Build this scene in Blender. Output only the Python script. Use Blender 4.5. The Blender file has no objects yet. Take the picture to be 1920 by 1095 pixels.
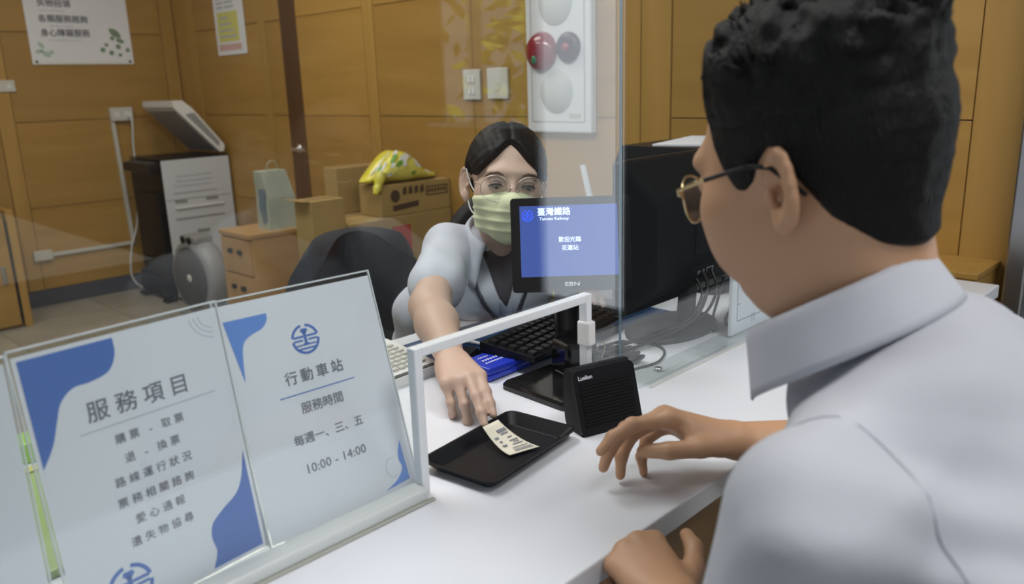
import bpy, bmesh, math, random
import numpy as np
from mathutils import Vector, Matrix, Euler
from mathutils.bvhtree import BVHTree

random.seed(7)
SC = bpy.context.scene
COL = SC.collection
R = math.radians

# ------------------------------------------------------------------ camera
# world: X along the glass screen, Y from the customer to the clerk, Z up
CAM_Z = 1.24
F_PX, PITCH, ROLL, YAW = 1513.0, R(14.44), R(-1.81), R(45.3)
_fw0 = Vector((math.sin(YAW), math.cos(YAW), 0)); _rt0 = Vector((math.cos(YAW), -math.sin(YAW), 0))
FW = _fw0 * math.cos(PITCH) + Vector((0, 0, -1)) * math.sin(PITCH)
_up0 = _rt0.cross(FW)
RT = _rt0 * math.cos(ROLL) + _up0 * math.sin(ROLL)
UP = -_rt0 * math.sin(ROLL) + _up0 * math.cos(ROLL)
cam_d = bpy.data.cameras.new('camera')
cam = bpy.data.objects.new('camera', cam_d); COL.objects.link(cam)
cam_d.sensor_fit = 'HORIZONTAL'; cam_d.sensor_width = 36.0
cam_d.lens = F_PX / 1920 * 36.0
cam_d.clip_start = 0.02
cam_d.dof.use_dof = True; cam_d.dof.focus_distance = 1.32; cam_d.dof.aperture_fstop = 4.5
m = Matrix((RT, UP, -FW)).transposed().to_4x4(); m.translation = (0, 0, CAM_Z)
cam.matrix_world = m
SC.camera = cam

# ------------------------------------------------------------------ light
SC.view_settings.view_transform = 'Standard'; SC.view_settings.look = 'None'
SC.view_settings.gamma = 1.0; SC.view_settings.use_curve_mapping = False
SC.view_settings.exposure = 0.30
world = bpy.data.worlds.new('world'); SC.world = world; world.use_nodes = True
wn = world.node_tree.nodes; wn['Background'].inputs[0].default_value = (0.80, 0.90, 1.0, 1); wn['Background'].inputs[1].default_value = 0.62

def area(name, loc, size, power, rot=(0, 0, 0), col=(1, 1, 1), sy=None):
    d = bpy.data.lights.new(name, 'AREA'); d.energy = power; d.color = col
    d.shape = 'RECTANGLE'; d.size = size; d.size_y = sy or size
    o = bpy.data.objects.new(name, d); COL.objects.link(o); o.location = loc; o.rotation_euler = rot
    return o
CEIL = 2.70
LAMPS = [(0.6, 1.55), (1.6, 3.3), (0.3, 3.6), (0.75, -0.5)]
for i, (x, y) in enumerate(LAMPS):
    area('ceiling_lamp_light', (x, y, CEIL - 0.06), 0.58, (19.0, 9.5, 8.5, 20)[i], col=((1.0, 0.985, 0.98), (1.0, .90, .76), (1.0, .90, .76), (1.0, 0.985, 0.98))[i], sy=1.1)

SC.cycles.adaptive_threshold = 0.03; SC.cycles.max_bounces = 6; SC.cycles.diffuse_bounces = 3; SC.cycles.glossy_bounces = 2; SC.cycles.transmission_bounces = 4; SC.cycles.transparent_max_bounces = 16
SC.cycles.caustics_reflective = False; SC.cycles.caustics_refractive = False
# ------------------------------------------------------------------ materials
def mat(name, col, rough=0.5, metal=0.0, spec=0.5, **kw):
    M = bpy.data.materials.new(name); M.use_nodes = True
    b = M.node_tree.nodes['Principled BSDF']
    b.inputs['Base Color'].default_value = (*col, 1); b.inputs['Roughness'].default_value = rough
    b.inputs['Metallic'].default_value = metal; b.inputs['Specular IOR Level'].default_value = spec
    if 'sss' in kw:
        b.inputs['Subsurface Weight'].default_value = kw['sss']; b.inputs['Subsurface Radius'].default_value = (1, .35, .2)
        b.inputs['Subsurface Scale'].default_value = 0.006
    if 'emit' in kw:
        b.inputs['Emission Color'].default_value = (*kw['emit'], 1); b.inputs['Emission Strength'].default_value = kw.get('es', 1)
    if 'sheen' in kw: b.inputs['Sheen Weight'].default_value = kw['sheen']
    if 'coat' in kw: b.inputs['Coat Weight'].default_value = kw['coat']
    return M

def noisy(name, c1, c2, scale=(8, 8, 8), rough=0.5, detail=4, bump=0.0, spec=0.5, lo=.35, hi=.65, obj=True):
    M = mat(name, c1, rough, 0, spec); nt = M.node_tree; N = nt.nodes; L = nt.links
    b = N['Principled BSDF']
    tc = N.new('ShaderNodeTexCoord'); mp = N.new('ShaderNodeMapping'); mp.inputs['Scale'].default_value = scale
    nz = N.new('ShaderNodeTexNoise'); nz.inputs['Detail'].default_value = detail; nz.inputs['Scale'].default_value = 1.0
    cr = N.new('ShaderNodeValToRGB'); cr.color_ramp.elements[0].position = lo; cr.color_ramp.elements[1].position = hi
    cr.color_ramp.elements[0].color = (*c1, 1); cr.color_ramp.elements[1].color = (*c2, 1)
    L.new(tc.outputs['Object'], mp.inputs['Vector'])
    L.new(mp.outputs[0], nz.inputs['Vector']); L.new(nz.outputs['Fac'], cr.inputs['Fac']); L.new(cr.outputs[0], b.inputs['Base Color'])
    if bump:
        bp = N.new('ShaderNodeBump'); bp.inputs['Strength'].default_value = bump; bp.inputs['Distance'].default_value = 0.002
        L.new(nz.outputs['Fac'], bp.inputs['Height']); L.new(bp.outputs[0], b.inputs['Normal'])
    return M

def wood(name, c1, c2, scale):
    M = noisy(name, c1, c2, scale, rough=0.42, detail=6, lo=.3, hi=.72)
    nt = M.node_tree; N = nt.nodes; L = nt.links
    oi = N.new('ShaderNodeObjectInfo'); mp = [n for n in N if n.bl_idname == 'ShaderNodeMapping'][0]
    cb = N.new('ShaderNodeVectorMath'); cb.operation = 'SCALE'; cb.inputs[0].default_value = (13, 7, 5)
    L.new(oi.outputs['Random'], cb.inputs['Scale']); L.new(cb.outputs[0], mp.inputs['Location'])
    hs = N.new('ShaderNodeHueSaturation'); mr = N.new('ShaderNodeMapRange'); mr.inputs[3].default_value = .9; mr.inputs[4].default_value = 1.08
    L.new(oi.outputs['Random'], mr.inputs[0]); L.new(mr.outputs[0], hs.inputs['Value'])
    cr = [n for n in N if n.bl_idname == 'ShaderNodeValToRGB'][0]
    L.new(cr.outputs[0], hs.inputs['Color']); L.new(hs.outputs[0], N['Principled BSDF'].inputs['Base Color'])
    return M

def glass_mat(name, tint, haze=0.0, refl=1.0, ior=1.5):
    M = bpy.data.materials.new(name); M.use_nodes = True; nt = M.node_tree; N = nt.nodes; L = nt.links
    N.remove(N['Principled BSDF']); out = N['Material Output']
    tr = N.new('ShaderNodeBsdfTransparent'); tr.inputs[0].default_value = (*tint, 1)
    gl = N.new('ShaderNodeBsdfGlossy'); gl.inputs['Roughness'].default_value = 0.0; gl.inputs['Color'].default_value = (refl, refl, refl, 1)
    fr = N.new('ShaderNodeFresnel'); fr.inputs['IOR'].default_value = ior
    # same reflection on both faces of the sheet: the Fresnel node inverts the index on back faces, so undo that there
    geo = N.new('ShaderNodeNewGeometry'); mi = N.new('ShaderNodeMapRange'); mi.inputs[3].default_value = ior; mi.inputs[4].default_value = 1 / ior
    L.new(geo.outputs['Backfacing'], mi.inputs[0]); L.new(mi.outputs[0], fr.inputs['IOR'])
    m1 = N.new('ShaderNodeMixShader'); L.new(fr.outputs[0], m1.inputs[0]); L.new(tr.outputs[0], m1.inputs[1]); L.new(gl.outputs[0], m1.inputs[2])
    if haze:
        df = N.new('ShaderNodeBsdfDiffuse'); df.inputs[0].default_value = (.85, .92, 1.0, 1)
        m2 = N.new('ShaderNodeMixShader'); m2.inputs[0].default_value = haze
        L.new(m1.outputs[0], m2.inputs[1]); L.new(df.outputs[0], m2.inputs[2]); L.new(m2.outputs[0], out.inputs[0])
    else:
        L.new(m1.outputs[0], out.inputs[0])
    return M

MAT = dict(
    wood_panel=wood('wood_panel', (.37, .205, .045), (.45, .262, .066), (1.3, 1.3, 14)),
    wood_stile=wood('wood_stile', (.41, .235, .055), (.48, .285, .075), (16, 16, 1.2)),
    wood_dark=wood('wood_dark', (.085, .038, .014), (.12, .055, .02), (16, 16, 1.2)),
    wood_counter=wood('wood_counter', (.20, .105, .03), (.26, .14, .045), (2, 2, 14)),
    wood_light=wood('wood_light', (.46, .27, .10), (.54, .34, .14), (2, 2, 14)),
    gap=mat('joint_brown', (.10, .05, .018), .8),  # dark brown wall backing, seen in the joints between panels
    base=mat('blue_grey_baseboard', (.075, .08, .105), .6),
    floor=noisy('floor_tile', (.36, .34, .285), (.45, .425, .36), (5, 5, 5), .35, 6),
    grout=mat('floor_grout', (.27, .25, .21), .8),
    ceiling=mat('ceiling_white', (.8, .8, .78), .9),
    laminate=noisy('white_laminate', (.80, .825, .885), (.83, .85, .90), (3, 3, 3), .32, 2),
    paper=noisy('white_paper', (.83, .85, .92), (.86, .88, .94), (4, 4, 4), .6, 2),
    whitep=mat('white_plastic', (.78, .78, .77), .4),
    offwhite=mat('off_white_plastic', (.62, .61, .56), .45),
    greyp=mat('grey_plastic', (.30, .31, .32), .45),
    dgrey=mat('dark_grey_plastic', (.07, .075, .08), .5),
    black=mat('black_plastic', (.007, .0075, .010), .40, spec=.25),
    blackg=mat('black_gloss_plastic', (.010, .010, .011), .12),
    blackm=mat('black_matte_plastic', (.006, .0062, .0075), .5, spec=.2),
    key=mat('black_key_plastic', (.013, .013, .015), .32, spec=.35),
    steel=mat('brushed_steel', (.45, .46, .48), .32, 1.0),
    chrome=mat('chrome', (.7, .7, .72), .15, 1.0),
    acrylic=glass_mat('clear_acrylic', (.97, .985, .98), 0.0),
    glass=glass_mat('screen_glass', (.955, .975, .972), 0.0015),
    edge=mat('frosted_glass_edge', (.82, .85, .88), .35),
    rail=mat('translucent_rail_plastic', (.66, .69, .68), .3),
    blue=mat('print_blue', (.095, .20, .58), .6),
    bluel=mat('print_light_blue', (.15, .32, .80), .6),
    ink=mat('print_grey_ink', (.20, .21, .25), .7),
    inkl=mat('print_pale_ink', (.50, .53, .60), .7),
    navy=mat('desk_mat_navy', (.012, .055, .155), .45),
    bluebox=mat('blue_box_plastic', (.02, .045, .50), .28),
    white_ink=mat('white_ink', (.8, .82, .9), .6),
    screen=mat('screen_blue', (.02, .04, .2), .25, emit=(.050, .092, .31), es=.75),
    screen_white=mat('screen_white', (.5, .5, .6), .3, emit=(.60, .70, .95), es=.85),
    screen_blue2=mat('screen_emblem_blue', (.02, .05, .5), .3, emit=(.05, .12, .95), es=.9),
    card=noisy('cardboard', (.34, .235, .085), (.40, .28, .105), (5, 5, 5), .75, 3),
    cardd=noisy('cardboard_inside', (.24, .16, .07), (.28, .18, .08), (5, 5, 5), .8, 3),
    red=mat('red_label', (.42, .06, .045), .6),
    brown_ink=mat('brown_print', (.06, .035, .02), .7),
    yellow=noisy('yellow_film', (.75, .66, .03), (.8, .75, .18), (14, 14, 14), .3, 3),
    green=mat('leaf_green', (.16, .38, .06), .5),
    white_film=mat('white_film', (.75, .77, .74), .3),
    redlens=mat('red_lamp_lens', (.24, .012, .025), .15, coat=.3),
    greenlens=mat('green_lens', (.03, .19, .10), .2),
    chairf=noisy('black_chair_fabric', (.009, .012, .018), (.017, .020, .028), (30, 30, 30), .85, 3),
    bagp=noisy('grey_green_paper', (.36, .42, .36), (.46, .51, .43), (6, 6, 6), .6, 3),
    lime=mat('lime_green_plastic', (.28, .58, .03), .4),
    leafdk=mat('print_leaf_green', (.20, .30, .20), .7),
    leaflt=mat('print_leaf_mint', (.48, .62, .55), .7),
    yprint=mat('print_yellow', (.72, .70, .22), .7),
    pprint=mat('print_pink', (.72, .48, .46), .7),
    skin_m=mat('skin_tan', (.53, .30, .175), .5),
    skin_w=mat('skin_fair', (.58, .40, .31), .5),
    hair=mat('black_hair', (.0055, .0052, .0055), .6, spec=.25),
    hair_w=mat('black_sleek_hair', (.006, .006, .0075), .5, spec=.15),
    shirt=noisy('white_shirt_cotton', (.44, .455, .505), (.48, .495, .545), (9, 9, 9), .75, 3),
    shirt2=noisy('white_uniform_cotton', (.52, .545, .61), (.57, .60, .665), (9, 9, 9), .75, 3),
    trouser=mat('black_trousers', (.012, .012, .015), .8),
    mask=mat('pale_green_mask', (.74, .77, .50), .7),
    strap=mat('dark_blue_lanyard', (.035, .045, .065), .6),
    gold=mat('pale_gold_wire', (.62, .50, .28), .25, 1.0),
    wire=mat('silver_pink_wire', (.62, .52, .47), .25, 1.0),
    lip=mat('eye_dark', (.012, .009, .009), .3),
    eyew=mat('eye_white', (.30, .25, .23), .4),
    brow=mat('eyebrow_dark', (.13, .08, .06), .8),
    ticket=noisy('cream_ticket_paper', (.72, .69, .56), (.76, .73, .60), (20, 20, 20), .6, 2),
    cable=mat('grey_cable_rubber', (.03, .033, .037), .5),
    cableb=mat('black_cable_rubber', (.016, .016, .018), .45),
    alarm=mat('alarm_cover_white', (.70, .72, .74), .4),
    alarmg=mat('alarm_speaker_grey', (.52, .54, .53), .7),
    lamp_glow=mat('ceiling_lamp_diffuser', (.9, .9, .88), .6, emit=(1, .98, .95), es=1.6),
    window_glow=mat('daylit_frosted_pane', (.8, .85, .9), .5, emit=(.86, .93, 1.0), es=1.65),
    leafbright=mat('sunlit_leaves', (.62, .68, .05), .5),
    bark=mat('bark', (.1, .07, .05), .9),
)

def strand_bump(M, scale, strength):
    nt = M.node_tree; N = nt.nodes; L = nt.links
    tc = N.new('ShaderNodeTexCoord'); mp = N.new('ShaderNodeMapping'); mp.inputs['Scale'].default_value = scale
    nz = N.new('ShaderNodeTexNoise'); nz.inputs['Scale'].default_value = 1; nz.inputs['Detail'].default_value = 3
    bp = N.new('ShaderNodeBump'); bp.inputs['Strength'].default_value = strength; bp.inputs['Distance'].default_value = .003
    L.new(tc.outputs['Object'], mp.inputs['Vector']); L.new(mp.outputs[0], nz.inputs['Vector']); L.new(nz.outputs['Fac'], bp.inputs['Height']); L.new(bp.outputs[0], N['Principled BSDF'].inputs['Normal'])
strand_bump(MAT['hair'], (420, 420, 110), .9)
strand_bump(MAT['shirt'], (26, 26, 16), .5); strand_bump(MAT['shirt2'], (30, 30, 18), .5)
# ------------------------------------------------------------------ helpers
def link(name, me, parent=None, material=None):
    o = bpy.data.objects.new(name, me); COL.objects.link(o)
    if parent is not None: o.parent = parent
    if material is not None: me.materials.append(MAT[material] if isinstance(material, str) else material)
    return o

def tag(o, label=None, cat=None, group=None, kind=None):
    if label: o['label'] = label
    if cat: o['category'] = cat
    if group: o['group'] = group
    if kind: o['kind'] = kind
    return o

def thing(name, label, cat, loc=(0, 0, 0), rotz=0.0, group=None):
    o = bpy.data.objects.new(name, None); COL.objects.link(o); o.empty_display_size = .05
    o.location = loc; o.rotation_euler = (0, 0, rotz)
    return tag(o, label, cat, group)

class MB:
    """collects faces; build() makes ONE mesh object"""
    def __init__(s): s.v = []; s.f = []; s.sm = []
    def add(s, V, F, smooth=False):
        n = len(s.v); s.v += [tuple(p) for p in V]; s.f += [tuple(i + n for i in f) for f in F]; s.sm += [smooth] * len(F)
        return s
    def box(s, c, d, rot=None, bev=0.0):
        bm = bmesh.new(); bmesh.ops.create_cube(bm, size=1)
        for v in bm.verts: v.co = Vector((v.co.x * d[0], v.co.y * d[1], v.co.z * d[2]))
        if bev: bmesh.ops.bevel(bm, geom=list(bm.edges), offset=min(bev, min(d) * .45), segments=2, profile=.5, affect='EDGES')
        M = (Euler(rot).to_matrix() if rot is not None and not isinstance(rot, Matrix) else rot) or Matrix.Identity(3)
        bm.verts.index_update()
        V = [M @ v.co + Vector(c) for v in bm.verts]; F = [[v.index for v in f.verts] for f in bm.faces]
        bm.free(); return s.add(V, F)
    def b2(s, a, b, bev=0.0):
        return s.box([(a[i] + b[i]) / 2 for i in range(3)], [abs(b[i] - a[i]) for i in range(3)], None, bev)
    def tube(s, pts, r, n=8, caps=True, flat=None):
        P = [Vector(p) for p in pts]; m_ = len(P); rs = r if isinstance(r, (list, tuple)) else [r] * m_
        t0 = (P[1] - P[0]).normalized(); a = Vector((0, 0, 1)) if abs(t0.z) < .9 else Vector((1, 0, 0))
        nrm = t0.cross(a).normalized(); V = []; F = []
        for i in range(m_):
            t = (P[min(i + 1, m_ - 1)] - P[max(i - 1, 0)]).normalized()
            nrm = (nrm - t * nrm.dot(t)); nrm = nrm.normalized() if nrm.length > 1e-6 else t.orthogonal().normalized()
            bi = t.cross(nrm)
            for k in range(n):
                an = 2 * math.pi * k / n
                V.append(P[i] + nrm * (math.cos(an) * rs[i]) + bi * (math.sin(an) * rs[i] * (flat or 1)))
        for i in range(m_ - 1):
            for k in range(n):
                F.append((i * n + k, i * n + (k + 1) % n, (i + 1) * n + (k + 1) % n, (i + 1) * n + k))
        s.add(V, F, True)
        if caps: s.add(V[:n], [tuple(reversed(range(n)))]); s.add(V[-n:], [tuple(range(n))])
        return s
    def lathe(s, prof, n=32, M=None, smooth=True):
        V = []; F = []; M = M or Matrix.Identity(4)
        for (r, z) in prof:
            for k in range(n):
                a = 2 * math.pi * k / n; V.append(M @ Vector((r * math.cos(a), r * math.sin(a), z)))
        for i in range(len(prof) - 1):
            for k in range(n): F.append((i * n + k, i * n + (k + 1) % n, (i + 1) * n + (k + 1) % n, (i + 1) * n + k))
        s.add(V, F, smooth)
        if prof[0][0] > 1e-5: s.add(V[:n], [tuple(reversed(range(n)))])
        if prof[-1][0] > 1e-5: s.add(V[-n:], [tuple(range(n))])
        return s
    def prism(s, poly, depth, M=None):
        """polygon in local XY extruded along local Z by depth"""
        M = M or Matrix.Identity(4); n = len(poly)
        ar = sum(poly[i][0] * poly[(i + 1) % n][1] - poly[(i + 1) % n][0] * poly[i][1] for i in range(n))
        if ar < 0: poly = list(reversed(poly))
        V = [M @ Vector((x, y, 0)) for x, y in poly] + [M @ Vector((x, y, depth)) for x, y in poly]
        F = [tuple(reversed(range(n))), tuple(range(n, 2 * n))] + [(i, (i + 1) % n, n + (i + 1) % n, n + i) for i in range(n)]
        return s.add(V, F)
    def grid(s, fn, nu, nv, smooth=True, closed_u=False):
        V = [fn(i / (nu - (0 if closed_u else 1)), j / (nv - 1)) for j in range(nv) for i in range(nu)]; F = []
        for j in range(nv - 1):
            for i in range(nu if closed_u else nu - 1):
                F.append((j * nu + i, j * nu + (i + 1) % nu, (j + 1) * nu + (i + 1) % nu, (j + 1) * nu + i))
        return s.add(V, F, smooth)
    def sphere(s, c, r, nu=20, nv=12, M=None):
        r = r if isinstance(r, (tuple, list)) else (r, r, r); M = M or Matrix.Identity(3)
        return s.grid(lambda u, v: Vector(c) + M @ Vector((r[0] * math.sin(math.pi * v) * math.cos(-2 * math.pi * u), r[1] * math.sin(math.pi * v) * math.sin(-2 * math.pi * u), r[2] * math.cos(math.pi * v))), nu, nv, True, True)
    def mesh(s, name):
        me = bpy.data.meshes.new(name); me.from_pydata(s.v, [], s.f); me.update()
        if any(s.sm): me.polygons.foreach_set('use_smooth', s.sm)
        return me
    def build(s, name, material, parent=None):
        return link(name, s.mesh(name), parent, material)

def solid(o, t, off=-1):
    md = o.modifiers.new('thickness', 'SOLIDIFY'); md.thickness = t; md.offset = off; return o

def plane_M(o, right, up):
    r = Vector(right).normalized(); u = Vector(up).normalized(); n = r.cross(u)
    M = Matrix((r, u, n)).transposed().to_4x4(); M.translation = Vector(o); return M

def text(name, body, M, size, material, parent, align='CENTER', spacing=1.0, thick=0.0003, bold=0.0, xs=1.0):
    c = bpy.data.curves.new(name, 'FONT'); c.body = body; c.size = size; c.align_x = align; c.align_y = 'CENTER'
    c.space_character = spacing; c.extrude = 0; c.resolution_u = 2
    o = bpy.data.objects.new(name, c); COL.objects.link(o)
    bpy.context.view_layer.update()
    me = bpy.data.meshes.new_from_object(o.evaluated_get(bpy.context.evaluated_depsgraph_get()))
    bpy.data.objects.remove(o); bpy.data.curves.remove(c)
    V = [v.co.copy() for v in me.vertices]; F = [tuple(p.vertices) for p in me.polygons]; bpy.data.meshes.remove(me)
    b = MB()
    for k, (dx, dy) in enumerate([(0, 0)] if not bold else [(bold, 0), (-bold, 0), (0, bold), (0, -bold)]):      # bold print: the glyphs spread by a hair
        b.add([M @ Vector((v.x * xs + dx, v.y + dy, thick + k * .00001)) for v in V], F)
    return b.build(name, material, parent)

def catmull(P, n=8):
    P = [Vector(p) for p in P]; Q = [P[0]] + P + [P[-1]]; out = []
    for i in range(1, len(Q) - 2):
        for k in range(n):
            t = k / n; a, b, c, d = Q[i - 1], Q[i], Q[i + 1], Q[i + 2]
            out.append(.5 * ((2 * b) + (c - a) * t + (2 * a - 5 * b + 4 * c - d) * t * t + (3 * b - a - 3 * c + d) * t ** 3))
    out.append(P[-1]); return out

def copy_tree(o, parent=None):
    c = o.copy(); COL.objects.link(c); c.parent = parent
    for ch in list(o.children): copy_tree(ch, c)
    return c

def emblem_shapes():
    """round rail emblem of radius 1: broken ring, bars and a standing I-beam figure, as polygons"""
    out = []
    def arc(r0, r1, a0, a1, n=14):
        A = [R(a0 + (a1 - a0) * i / n) for i in range(n + 1)]
        return [(r1 * math.cos(a), r1 * math.sin(a)) for a in A] + [(r0 * math.cos(a), r0 * math.sin(a)) for a in reversed(A)]
    out += [arc(.83, 1, 12, 80), arc(.83, 1, 100, 168), arc(.83, 1, -4, -88), arc(.83, 1, -92, -176)]
    out += [arc(.83, 1, -86, -94, 3)]
    def rect(x0, y0, x1, y1): return [(x0, y0), (x1, y0), (x1, y1), (x0, y1)]
    out += [rect(-.84, .12, -.12, .26), rect(.12, .12, .84, .26), rect(-.84, -.12, -.2, .0), rect(.2, -.12, .84, .0)]
    out += [rect(-.10, -.34, .10, .50), [(-.28, .50), (.28, .50), (.2, .70), (-.2, .70)], [(-.1, .35), (.1, .35), (.2, .5), (-.2, .5)]]
    out += [[(-.42, -.42), (.42, -.42), (.12, -.25), (-.12, -.25)], rect(-.72, -.42, -.3, -.32), rect(.3, -.42, .72, -.32), rect(-.62, -.68, .62, -.56)]
    return out

def emblem(name, M, size, material, parent, thick=.0003):
    b = MB()
    for poly in emblem_shapes(): b.prism([(x * size, y * size) for x, y in poly], thick, M)
    return b.build(name, material, parent)
# ================================================================== THE ROOM
WX, WY = 2.46, 5.47           # front faces of the panelling
def struct(name, b, m_, parent=None, label=None):
    o = b.build(name, m_, parent); tag(o, label, kind='structure'); return o

# floor: slab with separate tiles where it is seen
floor = struct('floor', MB().b2((-4.0, -12.0, -.12), (4.6, 5.6, -.006)), 'grout', label='pale grey tiled office floor')
tile_me = MB().box((0, 0, 0), (.597, .597, .012), bev=.002).mesh('tile')
tile_me.materials.append(MAT['floor'])
for i in range(-2, 5):
    for j in range(-1, 9):
        o = link('tile', tile_me, floor); o.location = (.15 + i * .6, .58 + j * .6, -.006)
        if .15 + i * .6 > 2.2: o.location.x -= .0

def panel_wall(root, axis, base, cols, rows, z0):
    """cols: (a, b, kind); kind p = panels in rows, s = one full-height stile"""
    g = .0035
    for a, b, k in cols:
        a, b = min(a, b), max(a, b)
        spans = list(zip(rows[:-1], rows[1:])) if k == 'p' else [(rows[0], rows[-1])]
        for zb, zt in spans:
            w = b - a - g; h = zt - zb - g
            t = .016 if k == 'p' else .019
            d = (w, t, h) if axis == 'x' else (t, w, h)
            mb = MB().box((0, 0, 0), d, bev=.0015)
            o = mb.build('panel' if k == 'p' else 'stile', 'wood_panel' if k == 'p' else 'wood_stile', root)
            c = (a + b) / 2; z = (zb + zt) / 2
            o.location = (c, base - t / 2, z) if axis == 'x' else (base - t / 2, c, z)

ROWS = [.10, .60, 1.108, 1.62, 2.13, 2.68]
wb = struct('wall_back', MB().b2((-3.2, WY, 0), (WX + .2, WY + .12, CEIL)), 'gap', label='wood panelled wall behind the photocopier')
panel_wall(wb, 'x', WY, [(-1.0, .0, 'p'), (.0, .1, 's'), (.1, 1.335, 'p'), (1.335, 1.42, 's'), (1.42, 2.35, 'p'), (2.35, 2.44, 's')], ROWS, 0)
wr = struct('wall_right', MB().b2((WX, -.36, 0), (WX + .12, WY + .12, CEIL)).b2((WX, -1.5, 0), (WX + .12, -.86, 1.06)).b2((WX, -1.5, 1.95), (WX + .12, -.86, CEIL))
            .b2((WX, -12.0, 0), (WX + .12, -1.5, CEIL)).b2((WX, -.86, 0), (WX + .12, -.82, CEIL)).b2((WX, -.82, 0), (WX + .12, -.36, .35)).b2((WX, -.82, 2.45), (WX + .12, -.36, CEIL)), 'gap', label='wood panelled wall with the door, alarm panel and switches')
panel_wall(wr, 'y', WX, [(5.45, 5.18, 's'), (5.18, 4.385, 'p'), (4.385, 4.31, 's'), (4.31, 4.135, 'p'), (3.375, 3.29, 's'), (3.29, 2.61, 'p'),
                         (2.61, 1.85, 'p'), (1.85, 1.74, 's'), (1.74, 1.614, 's'), (1.614, .66, 'p'), (.66, .535, 's')], ROWS, 0)
struct('baseboard_back', MB().b2((-3.2, WY - .022, 0), (2.44, WY, .098), .004), 'base')
struct('baseboard_right', MB().b2((WX - .022, 3.29, 0), (WX, 1.0, .098), .004).b2((WX - .022, 5.44, 0), (WX, 4.14, .098), .004), 'base')
struct('ceiling', MB().b2((-4.0, -4.0, CEIL), (2.6, 5.6, CEIL + .1)), 'ceiling')
struct('wall_left', MB().b2((-3.2, 1.6, 0), (-3.08, 5.6, CEIL)), 'laminate')
for i, (x, y) in enumerate(LAMPS):
    t = thing('ceiling_lamp', ['square ceiling lamp above the clerk', 'ceiling lamp near the cardboard boxes', 'ceiling lamp over the empty floor', 'ceiling lamp above the customer'][i], 'lamp', (x, y, CEIL), 0, 'ceiling lamps')
    MB().b2((-.34, -.6, -.045), (.34, .6, 0), .004).build('housing', 'whitep', t)
    MB().b2((-.30, -.56, -.05), (.30, .56, -.046)).build('diffuser', 'lamp_glow', t)

# door in the right wall
d1 = bpy.data.objects.new('door_1', None); COL.objects.link(d1); d1.location = (WX, 3.75, 0); tag(d1, 'closed wooden door with a chrome lever handle', kind='structure')
MB().b2((-.022, .225, .01), (0, .382, 2.1), .003).build('dark_stile', 'wood_dark', d1)
for zb, zt in zip([.01] + ROWS[1:4], ROWS[1:4] + [2.1]):
    MB().b2((-.018, -.372, zb + .0015), (0, .222, zt - .0015), .0015).build('panel', 'wood_panel', d1)
MB().b2((-.016, -.372, 2.103), (0, .382, 2.68), .0015).build('overpanel', 'wood_panel', d1)
h = MB().lathe([(.026, 0), (.026, .006), (.02, .009)], 24, Matrix.Translation((-.022, .30, .928)) @ Matrix.Rotation(R(-90), 4, 'Y')).build('handle', 'chrome', d1)
MB().tube(catmull([(-.022, .30, .928), (-.062, .30, .928), (-.070, .285, .928), (-.070, .16, .925)], 5), [.009] * 15 + [.008], 10).build('lever', 'chrome', h)

# glazing further along the right wall, beyond the frame: daylight comes from here
w1 = MB().b2((WX + .03, -.815, .36), (WX + .045, -.365, 2.44)).build('window_1', 'window_glow'); tag(w1, 'tall frosted side window beside the entrance', kind='structure')
MB().b2((WX + .0, -.82, .35), (WX + .06, -.80, 2.45)).b2((WX, -.38, .35), (WX + .06, -.36, 2.45)).b2((WX, -.80, .35), (WX + .06, -.38, .37)).b2((WX, -.80, 2.43), (WX + .06, -.38, 2.45)).build('window_frame', 'steel', w1)
w2 = MB().b2((WX + .04, -1.5, 1.06), (WX + .048, -.86, 1.95)).build('window_2', 'acrylic'); tag(w2, 'wide clear window with a tree outside', kind='structure')
MB().b2((WX, -1.20, 1.06), (WX + .06, -1.18, 1.95)).b2((WX, -1.5, 1.06), (WX + .06, -.86, 1.08)).b2((WX, -1.5, 1.93), (WX + .06, -.86, 1.95)).build('window_frame', 'steel', w2)
# steel entrance frame at the right edge
t1 = MB().b2((WX - .10, .525, 0), (WX, .475, 2.55), .006).b2((WX - .03, .475, 0), (WX, .40, 2.55)).build('trim_1', 'steel'); tag(t1, 'brushed steel entrance frame at the right edge', kind='structure')
MB().b2((WX - .025, .40, 0), (WX - .005, .31, 2.5)).build('dark_panel', 'dgrey', t1)
MB().b2((WX - .02, .31, 0), (WX, -.355, 2.6)).build('dark_reflection_sheet', 'blackm', t1)  # unseen black sheet added so the glass screen mirrors dark here
for z in (.55, .64, .73): MB().b2((WX - .06, .47, z), (WX - .03, .32, z + .02), .003).build('bracket', 'greyp', t1)

# ================================================================== COUNTER
ct = thing('service_counter', 'white topped service counter with a brown wooden front', 'counter', (0, 0, 0))
MB().b2((-1.2, .472, .72), (2.10, 1.262, .75), .0025).build('worktop', 'laminate', ct)
for i in range(6):
    MB().b2((-1.2 + i * .55 + .002, .50, .06), (-1.2 + (i + 1) * .55 - .002, .518, .72), .001).build('front_panel', 'wood_counter', ct)
MB().b2((-1.15, .53, 0), (2.08, .56, .06)).build('plinth', 'dgrey', ct)
MB().b2((-1.2, .50, 0), (-1.18, 1.25, .72)).build('end_panel', 'wood_counter', ct)
MB().b2((2.06, .50, 0), (2.08, 1.25, .72)).build('end_panel', 'wood_counter', ct)
MB().b2((-1.1, .56, .60), (2.06, .58, .72)).build('back_rail', 'dgrey', ct)
MB().b2((.30, .56, 0), (.32, 1.24, .72)).build('support_panel', 'wood_counter', ct)

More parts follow.
